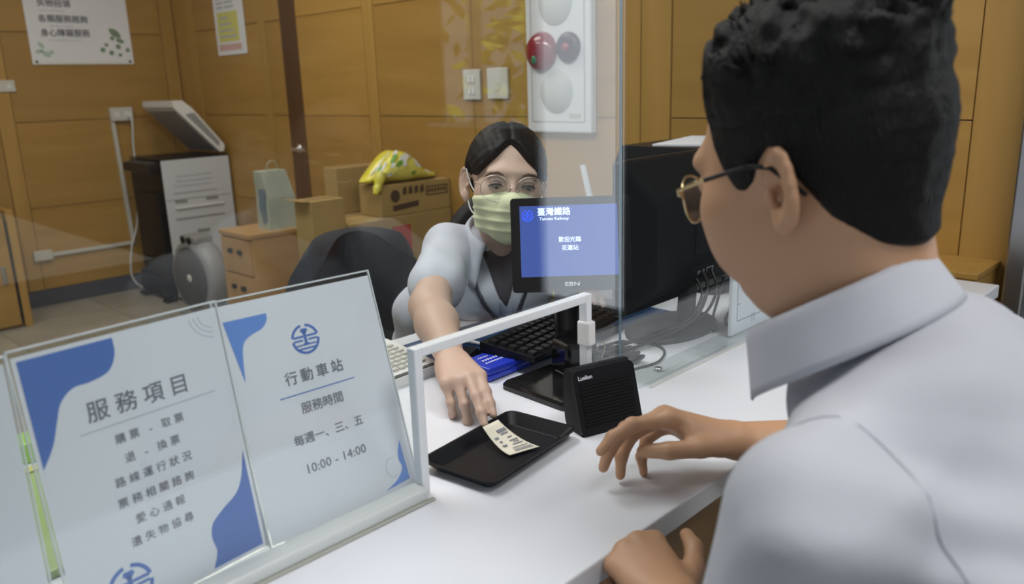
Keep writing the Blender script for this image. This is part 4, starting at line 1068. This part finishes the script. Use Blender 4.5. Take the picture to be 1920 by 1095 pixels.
tipsL, thL, axL = hand(ar, wrL, fL, (-.30, -.42, 1.0), -1, [(.85, 1.05, .7), (.85, 1.10, .7), (.85, 1.1, .7), (.80, 1.05, .7)], (-.03, .0, .03, .06),
                       [(-.022, .020, -.006), (-.048, .044, -.006), (-.064, .068, -.004), (-.070, .092, -.008)])
V, Q = ar.nets(); V = relax(V, Q, 1, .35); arm_part = (V - RO, Q)
# coarse core joining neck, arms and seat inside the clothes
co = SDF((.30, -.30, .40), (1.05, .55, 1.12), .012)
co.cone(neckb, mw((0, -.025, -.10)), .050, .048, k=.03); co.ell((TX, .16, .86), (.14, .08, .12), k=.05); co.ell((.66, .04, .62), (.14, .10, .18), k=.06)
co.cone(shL, neckb, .024, .036, k=.03); co.cone(shR, neckb, .024, .036, k=.03); co.cone(shL, elL, .034, .030, k=.02); co.cone(shR, elR, .034, .030, k=.02)
V, Q = co.nets(); core_part = (V - RO, Q)
body = np_mesh('body', [head_part, arm_part, core_part], cust, 'skin_m')

# hair: skull surface pushed out by a length that runs to nothing at the hairline
hh = SDF((-.135, -.165, -.13), (.135, .135, .185), .0026)
hh.ell((0, -.018, .032), (.077, .097, .083), k=.02); hh.ell((0, .030, -.022), (.064, .060, .088), k=.03); hh.cone((0, -.030, -.04), (0, -.055, -.20), .058, .0626, k=.03)
for sg in (-1, 1): hh.ell((sg * .048, .012, -.072), (.016, .034, .026), k=.02)
X, Y, Z = hh.coords()
yk = np.array([-.16, -.095, -.075, -.050, -.036, -.022, -.008, .004, .014, .024, .034, .044, .056, .075, .10, .14])
zk = np.array([-.074, -.072, -.062, -.038, -.004, .027, .020, .004, -.003, -.003, .016, .046, .074, .086, .090, .090])
zh = np.interp(Y, yk, zk).astype(np.float32)
above = Z - zh
P3 = (X, Y, Z)
top = np.clip((Z - .052) / .05, 0, 1)
lenf = .0065 + .026 * top ** 1.0 + .004 * np.clip((-Y - .05) / .05, 0, 1)
tuft = .0055 * nz3(P3, 3, 150) + .004 * nz3(P3, 8, 320)
lenf = lenf + tuft * (.15 + .85 * top) + .0005 * nz3(P3, 5, 420) * np.clip(above / .03, 0, 1)
t_ = np.where(above > 0, np.minimum(lenf, above * .30 + .0006), above * .9)
t_ = np.maximum(t_, -.012)
V, Q = hh.nets(hh.f - t_.astype(np.float32)); V = relax(V, Q, 1, .3)
V = to_world(V, MM, MP) - RO
hair = np_mesh('hair', [(V, Q)], cust, 'hair')
# loose locks on the crown and fringe
b = MB(); q = random.Random(5)
for k in range(650):
    th = q.uniform(0, 2 * math.pi); ph = q.uniform(0, 1.02) ** .8
    d = Vector((math.sin(ph) * math.cos(th), math.sin(ph) * math.sin(th), math.cos(ph)))
    base = Vector((d.x * .080, -.018 + d.y * .100, .030 + d.z * .092)); ln = q.uniform(.018, .034) * (.55 if d.y > .35 else 1)
    lean = Vector((q.uniform(-.5, .5), q.uniform(-.35, .25), q.uniform(0, .4)))
    tip = base + (d + lean * .7).normalized() * ln; mid = base.lerp(tip, .55) + d * .006
    pts = [Vector(mw(p) - RO) for p in (base - d * .004, mid, tip)]
    b.tube(pts, [.0040, .0030, .0004], 5, False)
# back-crown tuft that stands up
for k in range(26):
    base = Vector((q.uniform(-.035, .035), -.095 + q.uniform(-.02, .02), .085 + q.uniform(-.012, .012))); tip = base + Vector((q.uniform(-.012, .012), -.014 + q.uniform(-.012, .01), q.uniform(.030, .048)))
    b.tube([Vector(mw(p) - RO) for p in (base, base.lerp(tip, .6) + Vector((0, -.006, 0)), tip)], [.007, .005, .0008], 5, False)
b.build('hair_locks', 'hair', hair)
b = MB()      # eyebrow
for sg in (-1, 1): b.tube([Vector(mw((sg * x, y, z)) - RO) for x, y, z in ((.018, .092, .024), (.035, .088, .029), (.050, .066, .026))], [.003, .004, .002], 6)
b.build('eyebrow', 'hair', cust)
# glasses
gl = bpy.data.objects.new('glasses', None); COL.objects.link(gl); gl.parent = cust; tag(gl, 'gold wire glasses with dark temple tips')
def rim(cx, cy, cz, rx, rz, wrap): return [Vector(mw((cx + rx * math.cos(a), cy - wrap * (cx + rx * math.cos(a)) ** 2, cz + rz * math.sin(a))) - RO) for a in [2 * math.pi * k / 28 for k in range(29)]]
for sg in (-1, 1): MB().tube(rim(sg * .036, .110, -.010, .027, .022, 4.8), .0013, 6, False).build('rim', 'gold', gl)
for sg in (-1, 1):
    rp = rim(sg * .036, .1095, -.010, .0265, .0215, 4.8); c = sum(rp[:-1], Vector()) / 28
    MB().add([c] + rp[:-1], [(0, i + 1, (i + 1) % 28 + 1) for i in range(28)], True).build('lens', 'acrylic', gl)
MB().tube([Vector(mw(p) - RO) for p in ((-.009, .109, -.004), (0, .114, .0), (.009, .109, -.004))], .0012, 6).build('bridge', 'gold', gl)
for sg in (-1, 1):
    MB().tube([Vector(mw(p) - RO) for p in ((sg * .062, .092, -.002), (sg * .073, .086, .006), (sg * .0765, .050, .012))], .0016, 6).build('temple', 'gold', gl)
    MB().tube([Vector(mw(p) - RO) for p in ((sg * .0765, .050, .012), (sg * .080, .0, .018), (sg * .083, -.022, .014), (sg * .078, -.045, -.012))], .0022, 6).build('temple_tip', 'black', gl)
    MB().sphere(Vector(mw((sg * .068, .089, .002)) - RO), .0028, 10, 6).build('hinge', 'gold', gl)

# shirt
def folds(P, seed, amp, s1): return amp * (nz3(P, seed, s1) * .7 + np.abs(nz3(P, seed + 1, s1 * 1.3)) * .6 - .3)
ss = SDF((.27, -.32, .42), (1.14, .50, 1.14), .0055)
ss.ell((TX, .155, .855), (.165, .112, .160), k=.05); ss.ell((.67, .06, .64), (.172, .135, .24), k=.08)
ss.ell((TX, .105, .82), (.180, .105, .16), k=.06)
ss.cone(shL + np.array((.03, 0, .0)), neckb + np.array((0, -.0, -.022)), .056, .060, k=.05); ss.cone(shR + np.array((-.03, 0, 0)), neckb + np.array((0, 0, -.022)), .056, .060, k=.05)
ss.ell((.715, .185, 1.005), (.115, .058, .050), k=.06)
elLs = shL + (elL - shL) * .80; elRs = shR + (elR - shR) * .72
ss.cone(shL, elLs, .064, .062, k=.03); ss.cone(shR, elRs, .064, .062, k=.03)
X, Y, Z = ss.coords(); P3 = (X, Y, Z)
F = ss.f + folds(P3, 31, .0120, 19) + .0045 * nz3(P3, 41, 44)
# diagonal drag lines from the left shoulder across the back
F = F - .0045 * np.sin(120 * (X * .55 + Z * .75 + Y * .15) + 4 * nz3(P3, 12, 9)) * np.clip(1 - np.abs(Z - .86) / .16, 0, 1) * (Y < .24)

V, Q = ss.nets(F); V = relax(V, Q, 2, .5)
shirt = np_mesh('shirt', [(V - RO, Q)], cust, 'shirt')
bvh = BVHTree.FromPolygons([tuple(v) for v in V], [tuple(int(i) for i in f) for f in Q])
def on_surf(p, off=.001):
    co, no, i, d = bvh.find_nearest(Vector(p)); return co + no * off if no.dot(co - Vector((.665, .15, float(co.z)))) > -9 else co
def seam(name, pts, r, parent, m_, ro, off=.0008, nseg=8):
    P = [Vector(on_surf(p, off)) - Vector(ro) for p in catmull(pts, nseg)]; return MB().tube(P, r, 6).build(name, m_, parent)
seam('yoke_seam', [(.52, .13, .90), (.58, .05, .90), (.695, .01, .90), (.80, .05, .90), (.87, .13, .90)], .0009, shirt, 'shirt', RO)
seam('sleeve_seam', [(.535, .28, .92), (.545, .22, .985), (.535, .15, .95), (.530, .10, .89), (.535, .08, .82)], .0006, shirt, 'shirt', RO)
# collar: stand plus folded leaf swept round the neck
cc = np.array([.705, .277, 1.030]); cn = np.array([-.05, .42, .90]); cn /= np.linalg.norm(cn)
cx_ = np.cross(np.array([-.05, 1.0, 0]), cn); cx_ /= np.linalg.norm(cx_); cy_ = np.cross(cn, cx_)
def collar_pt(a, prof_r, prof_z, drop):
    """a: 0 at the nape, +-1 at the front tips"""
    an = a * R(158); rx, ry = .072 + prof_r, .078 + prof_r
    c = cc + cx_ * (math.sin(an) * rx) - cy_ * (math.cos(an) * ry - .002) + cn * (prof_z - drop * a * a)
    return Vector(c - RO)
prof = [(.004, -.020), (.001, .008), (.001, .030), (.004, .0345), (.008, .031), (.013, .010), (.020, -.016)]
def col_fn(u, v):
    a = (u - .5) * 2; f_ = v * (len(prof) - 1); i = min(int(f_), len(prof) - 2); t2 = f_ - i
    pr = prof[i][0] * (1 - t2) + prof[i + 1][0] * t2; pz = prof[i][1] * (1 - t2) + prof[i + 1][1] * t2
    if v > .6: pz -= (v - .6) / .4 * .012 * abs(a) ** 3; pr += (v - .6) / .4 * .006 * abs(a) ** 2
    return collar_pt(a, pr, pz, .022)
o = MB().grid(col_fn, 46, 22).build('collar', 'shirt', shirt); solid(o, .0022, 0)
# trousers and stool
tr = SDF((.40, -.30, .0), (.96, .48, .66), .010)
tr.ell((.66, .0, .54), (.17, .15, .10), k=.05)
for sx in (-.095, .095):
    tr.cone((.66 + sx, .02, .53), (.66 + sx * 1.25, .385, .52), .088, .066, k=.04); tr.cone((.66 + sx * 1.25, .385, .52), (.66 + sx * 1.3, .36, .09), .064, .046, k=.03)
V, Q = tr.nets(); np_mesh('trousers', [(V - RO, Q)], cust, 'trouser')
for sx in (-.12, .12): loft(MB(), [[(sx + x, .36 + .06 + y, z) for x, y in rrect(w_, d_, .04)] for w_, d_, z in ((.09, .26, 0), (.095, .265, .03), (.08, .2, .07), (.07, .1, .1))], smooth=True).build('shoe', 'black', cust)
t = thing('stool', 'round black stool under the customer', 'stool', (.66, -.02, 0))
MB().lathe([(.0, .435), (.19, .435), (.2, .425), (.2, .40), (.18, .385), (0, .385)], 36).build('seat', 'black', t)
MB().tube([(0, 0, .03), (0, 0, .39)], .03, 14).build('column', 'steel', t)
MB().lathe([(.24, 0), (.24, .012), (.05, .03), (0, .03)], 36).build('base', 'steel', t)
# ================================================================== CLERK (woman reaching to the tray)
WP = np.array([1.190, 1.184, 1.040]); WM = HM(-2.478, -.07, .10)
def ww(p): return WP + WM @ np.array(p, float)
clerk = thing('person', 'woman clerk in pale mask, glasses and lanyard handing over a ticket', 'person', (1.25, 1.47, 0))
RC = np.array([1.25, 1.47, 0])
fs = head_sdf(True, .0022, neck_to=(0, -.050, -.19), neck_r=.047); add_ears(fs, .92)
V, Q = fs.nets(); V = relax(V, Q, 2, .4); f_head = (to_world(V, WM, WP) - RC, Q)
nb = ww((0, -.055, -.18))
sR, sL = np.array([1.112, 1.300, .896]), np.array([1.335, 1.105, .872])
eR, wR = np.array([.922, 1.128, .845]), np.array([.806, .940, .812])
eL, wL = np.array([1.475, 1.205, .790]), np.array([1.345, 1.105, .792])
fa = SDF((.66, .70, .72), (1.54, 1.38, .96), .0027)
mid = eR + (wR - eR) * .35
fa.cone(sR, eR, .042, .036, k=.02); fa.cone(eR, mid, .036, .0365, k=.02); fa.cone(mid, wR, .0355, .0225, k=.02)
fa.cone(sL, eL, .042, .035, k=.02); fa.cone(eL, wL, .035, .023, k=.02)
tR, thR_, axr = hand(fa, wR, (-.060, -.112, -.012), (-.20, -.10, 1.0), 1, [(.16, .22, .10), (.22, .26, .12), (.62, .75, .45), (.80, .85, .5)], (.07, .05, .03, .06),
                     [(-.020, .018, -.008), (-.034, .050, -.020), (-.028, .086, -.030), (-.016, .112, -.032)], .94)
hand(fa, wL, (-.10, -.10, .0), (0, 0, 1), -1, [(.25, .4, .25)] * 4, (-.08, -.02, .04, .1), [(-.02, .02, -.008), (-.045, .045, -.012), (-.058, .07, -.014), (-.064, .09, -.016)], .94)
V, Q = fa.nets(); V = relax(V, Q, 1, .35); f_arm = (V - RC, Q)
fc = SDF((.95, .98, .40), (1.60, 1.72, 1.02), .012)
fc.cone(nb, ww((0, -.035, -.10)), .045, .042, k=.02); fc.cone(sR, nb, .035, .04, k=.03); fc.cone(sL, nb, .035, .04, k=.03)
fc.ell((1.225, 1.285, .82), (.11, .08, .10), k=.05); fc.cone((1.225, 1.33, .80), (1.25, 1.45, .56), .08, .10, k=.05); fc.cone(sR, eR, .03, .028, k=.02); fc.cone(sL, eL, .03, .028, k=.02)
V, Q = fc.nets(); f_core = (V - RC, Q)
np_mesh('body', [f_head, f_arm, f_core], clerk, 'skin_w')
# finger nails
b = MB()
for tp in tR[:2]:
    pass
# hair: centre parting, swept back over the ears into a low tail
hw = SDF((-.125, -.155, -.13), (.125, .135, .155), .0026)
hw.ell((0, -.018, .032), (.0724, .097, .083), k=.02); hw.ell((0, .030, -.022), (.060, .060, .088), k=.03)
X, Y, Z = hw.coords(); P3 = (X, Y, Z); ax_ = np.abs(X - .004)
front = np.interp(ax_, [0, .012, .03, .05, .066, .08, .12], [.080, .070, .050, .028, .008, -.004, -.004]).astype(np.float32)
side = np.interp(Y, [-.16, -.09, -.06, -.03, -.005, .02, .035, .05], [-.075, -.07, -.05, -.01, .026, .022, .016, .0]).astype(np.float32)
zh = np.where(Y > .035, front, np.maximum(side, np.where(Y > 0, front * 0 + .0, -.2)))
above = Z - zh
lenf = .0135 + .0003 * np.sin(260 * np.arctan2(ax_, Z + .02) * .12 + 500 * ax_ * .3) - .005 * np.exp(-(ax_ / .005) ** 2) * (Z > .05)
lenf = lenf + .0008 * nz3(P3, 6, 260)
t_ = np.maximum(np.where(above > 0, np.minimum(lenf, above * .75 + .0004), above * .9), -.012)
V, Q = hw.nets(hw.f - t_.astype(np.float32)); V = relax(V, Q, 2, .4)
hr = np_mesh('hair', [(to_world(V, WM, WP) - RC, Q)], clerk, 'hair_w')
MB().tube([Vector(ww(p) - RC) for p in catmull([(.0, -.105, -.02), (.030, -.125, -.05), (.075, -.105, -.09), (.105, -.080, -.14), (.118, -.062, -.19)], 5)], [.026, .028, .029, .030, .030, .030, .030, .029, .029, .028, .027, .026, .025, .024, .022, .02, .018, .015, .012, .008, .003], 12).build('ponytail', 'hair_w', hr)
MB().lathe([(.026, -.006), (.031, 0), (.026, .006)], 18, Matrix.Translation(Vector(ww((.004, -.116, -.028)) - RC)) @ Matrix.Rotation(.6, 4, 'X')).build('hair_tie', 'black', hr)
# face details
for sg in (-1, 1):
    MB().tube([Vector(ww((sg * x, y, z)) - RC) for x, y, z in ((.018, .0925, .020), (.030, .093, .0245), (.044, .086, .0225), (.054, .076, .015))], [.0022, .0036, .0034, .0012], 6, flat=.7).build('eyebrow', 'brow', clerk)
    e = MB().sphere(Vector(ww((sg * .032, .0865, -.0045)) - RC), (.0098, .0070, .0025), 16, 10, Matrix(WM.tolist())).build('eye', 'eyew', clerk)
    MB().sphere(Vector(ww((sg * .032 - .001, .0905, -.0052)) - RC), (.0044, .0040, .0028), 12, 8, Matrix(WM.tolist())).build('iris', 'lip', e)
    MB().tube([Vector(ww((sg * x, y, z)) - RC) for x, y, z in ((.0185, .0895, -.002), (.025, .0945, .0012), (.033, .0960, .0018), (.041, .0925, .0005), (.0465, .0865, -.003))], [.0010, .0024, .0028, .0026, .0010], 6).build('eyelashes', 'lip', e)
    MB().tube([Vector(ww((sg * x, y, z)) - RC) for x, y, z in ((.0195, .089, .004), (.027, .0925, .0085), (.036, .0915, .0085), (.045, .085, .004))], [.0005, .0009, .0009, .0005], 6).build('eyelid_crease', 'brow', e)
# mask
mk = SDF((-.09, -.02, -.14), (.09, .15, .02), .0022)
mk.ell((0, .030, -.022), (.0602, .060, .088), k=.03); mk.ell((0, .034, -.070), (.05, .048, .042), k=.02); mk.ell((0, .072, -.100), (.024, .020, .017), k=.02)
for sg in (-1, 1): mk.ell((sg * .0405, .050, -.022), (.029, .032, .030), k=.02); mk.ell((sg * .045, .012, -.072), (.016, .034, .026), k=.02)
mk.cone((0, .090, .004), (0, .110, -.032), .008, .0135, k=.012); mk.ell((0, .084, -.055), (.034, .030, .040), k=.025)
X, Y, Z = mk.coords(); ax_ = np.abs(X)
ztop = -.013 - .16 * ax_; zbot = -.122 + .35 * ax_ + .25 * np.clip(.06 - Y, 0, .1)
ins = np.minimum(np.minimum(ztop - Z, Z - zbot), (Y - .022) * .8)
pl = np.zeros_like(Z)
for zc in (-.050, -.070, -.089): pl += .0022 * np.exp(-((Z - zc + .15 * ax_ * 0) / .0035) ** 2)
t_ = np.clip(ins * .8, -.012, .0045) + pl * (ins > .004)
V, Q = mk.nets(mk.f - t_.astype(np.float32)); V = relax(V, Q, 1, .3)
mo = np_mesh('face_mask', [(to_world(V, WM, WP) - RC, Q)], clerk, 'mask')
for sg in (-1, 1):
    MB().tube([Vector(ww(p) - RC) for p in catmull([(sg * .060, .030, -.030), (sg * .074, .0, -.005), (sg * .084, -.016, .026), (sg * .082, -.034, .005), (sg * .074, -.006, -.050), (sg * .058, .026, -.072)], 5)], .0014, 6).build('ear_loop', 'white_film', mo)
# glasses
gw = bpy.data.objects.new('glasses', None); COL.objects.link(gw); gw.parent = clerk; tag(gw, 'thin round wire glasses')
def rimw(sg, rr): return [Vector(ww((sg * .0345 + rr * 1.12 * math.cos(a), .1085 - 3.6 * (sg * .0345 + rr * math.cos(a)) ** 2 - .10 * rr * math.sin(a), -.0065 + rr * math.sin(a))) - RC) for a in [2 * math.pi * k / 28 for k in range(29)]]
for sg in (-1, 1):
    MB().tube(rimw(sg, .0255), .00085, 6, False).build('rim', 'wire', gw)
    rp = rimw(sg, .025)[:-1]; c = sum(rp, Vector()) / 28
    MB().add([c] + rp, [(0, i + 1, (i + 1) % 28 + 1) for i in range(28)], True).build('lens', 'acrylic', gw)
    MB().tube([Vector(ww(p) - RC) for p in ((sg * .0625, .0945, -.001), (sg * .069, .086, .002), (sg * .0745, .03, .010), (sg * .0745, -.01, .014))], .0010, 6).build('temple', 'wire', gw)
MB().tube([Vector(ww(p) - RC) for p in ((-.0065, .1085, -.004), (0, .1115, .0), (.0065, .1085, -.004))], .0009, 6).build('bridge', 'wire', gw)
for sg in (-1, 1): MB().sphere(Vector(ww((sg * .0095, .104, -.012)) - RC), (.002, .002, .0035), 8, 6).build('nose_pad', 'wire', gw)

# uniform shirt
fsx = SDF((.90, .92, .46), (1.62, 1.72, 1.02), .0048)
fsx.ell((1.222, 1.268, .825), (.125, .105, .115), HM(-2.36, 0, 0), k=.05)
fsx.ell((1.190, 1.215, .800), (.105, .065, .060), HM(-2.36, 0, 0), k=.05)
fsx.cone((1.225, 1.345, .80), (1.25, 1.46, .56), .112, .142, k=.06)
fsx.cone((1.12, 1.39, .745), (1.20, 1.45, .60), .070, .10, k=.05)
fsx.cone(sR + np.array((.01, -.01, .004)), nb + np.array((.004, .016, .030)), .044, .042, k=.05); fsx.cone(sL, nb + np.array((.004, .016, .024)), .046, .042, k=.05)
fsx.cone(sR, sR + (eR - sR) * .62, .049, .056, k=.04); fsx.cone(sL, sL + (eL - sL) * .62, .054, .056, k=.03)
X, Y, Z = fsx.coords(); P3 = (X, Y, Z)
F = fsx.f + folds(P3, 51, .0050, 30) + .0028 * nz3(P3, 61, 65)
V, Q = fsx.nets(F); V = relax(V, Q, 2, .45)
us = np_mesh('shirt', [(V - RC, Q)], clerk, 'shirt2')
bvh = BVHTree.FromPolygons([tuple(v) for v in V], [tuple(int(i) for i in f) for f in Q])
def on_surf(p, off=.001):
    co, no, i, d = bvh.find_nearest(Vector(p)); return co + no * off
fd = Vector((-.616, -.788, 0)).normalized(); rd = Vector((fd.y, -fd.x, 0))      # her forward and her right
nbv = Vector(nb)
def sh(a, b_, c): return nbv + rd * a + fd * b_ + Vector((0, 0, c))
# collar
cc2 = nbv + Vector((0, 0, .070)) + fd * .004; cn2 = (Vector((0, 0, 1)) + fd * .38).normalized(); cx2 = rd.copy(); cy2 = cn2.cross(cx2)
cx2 = (cx2 - cn2 * cx2.dot(cn2)).normalized(); cy2 = cn2.cross(cx2)
prof2 = [(.003, -.016), (.0, .008), (.0, .024), (.003, .028), (.008, .024), (.017, .000), (.028, -.032)]
def col2(u, v):
    a = (u - .5) * 2; f_ = v * (len(prof2) - 1); i = min(int(f_), len(prof2) - 2); t2 = f_ - i
    pr = prof2[i][0] * (1 - t2) + prof2[i + 1][0] * t2; pz = prof2[i][1] * (1 - t2) + prof2[i + 1][1] * t2
    if v > .6: pz -= (v - .6) / .4 * .016 * abs(a) ** 3; pr += (v - .6) / .4 * .034 * abs(a) ** 2
    an = a * R(150)
    p = cc2 + cx2 * (math.sin(an) * (.058 + pr)) + cy2 * (math.cos(an) * -(.062 + pr) * (1 if True else 1)) + cn2 * (pz - .016 * a * a)
    return p - Vector(RC)
if (cy2.dot(fd)) < 0: cy2 = -cy2
o = MB().grid(col2, 44, 20).build('collar', 'shirt2', us); solid(o, .0018, 0)
# lanyard, placket, sleeve hem, pocket
def ribbon(name, pts, w, m_, parent, off=.0015, nseg=8):
    P = [Vector(on_surf(p, off)) for p in catmull(pts, nseg)]; V_ = []; F_ = []
    for i, p in enumerate(P):
        co, no, k_, d = bvh.find_nearest(p); t2 = (P[min(i + 1, len(P) - 1)] - P[max(i - 1, 0)]).normalized(); s_ = t2.cross(no).normalized() * w / 2
        V_ += [p - s_ - Vector(RC), p + s_ - Vector(RC)]
    F_ = [(2 * i, 2 * i + 1, 2 * i + 3, 2 * i + 2) for i in range(len(P) - 1)]
    o = MB().add(V_, F_, True).build(name, m_, parent); solid(o, .0012, 1); return o
ly = bpy.data.objects.new('lanyard', None); COL.objects.link(ly); ly.parent = clerk; tag(ly, 'dark blue neck lanyard')
ribbon('strap', [sh(.052, -.02, .02), sh(.058, .05, -.01), sh(.05, .11, -.06), sh(.03, .12, -.12), sh(.012, .10, -.19)], .009, 'strap', ly, .003)
ribbon('strap', [sh(-.050, -.01, .02), sh(-.052, .05, -.01), sh(-.045, .11, -.06), sh(-.025, .12, -.12), sh(-.005, .10, -.19)], .009, 'strap', ly, .003)
def patch(name, rows, m_, parent, off):
    V_ = []; n2 = 7
    for (p, w) in rows:
        for k in range(n2): V_.append(Vector(on_surf(Vector(p) + rd * (w * (k / (n2 - 1) - .5) * 2), off)) - Vector(RC))
    F_ = [(r_ * n2 + k, r_ * n2 + k + 1, (r_ + 1) * n2 + k + 1, (r_ + 1) * n2 + k) for r_ in range(len(rows) - 1) for k in range(n2 - 1)]
    o = MB().add(V_, F_, True).build(name, m_, parent); solid(o, .0012, 1); return o
patch('undershirt_front', [(sh(0, .05 + .012 * i, .045 - .020 * i), .040 * (1 - i / 6.2)) for i in range(7)], mat('undershirt_dark', (.06, .055, .07), .8), us, .0016)
ribbon('placket', [sh(.0, .11, -.055), sh(.0, .12, -.10), sh(.0, .11, -.16), sh(.0, .09, -.21)], .024, 'shirt2', us, .0010)
# trousers
tw = SDF((1.0, .85, .0), (1.56, 1.70, .66), .010)
tw.ell((1.25, 1.49, .52), (.155, .14, .09), k=.05)
for sx in (-.085, .085):
    tw.cone((1.25 + sx, 1.46, .53), (1.24 + sx, 1.12, .535), .080, .060, k=.04); tw.cone((1.24 + sx, 1.12, .535), (1.24 + sx, 1.14, .09), .058, .042, k=.03)
V, Q = tw.nets(); np_mesh('trousers', [(V - RC, Q)], clerk, 'trouser')
for sx in (-.085, .085): loft(MB(), [[(-.01 + sx + x, -.39 + y, z) for x, y in rrect(w_, d_, .035)] for w_, d_, z in ((.08, .23, 0), (.085, .235, .03), (.07, .18, .06), (.06, .09, .09))], smooth=True).build('shoe', 'black', clerk)
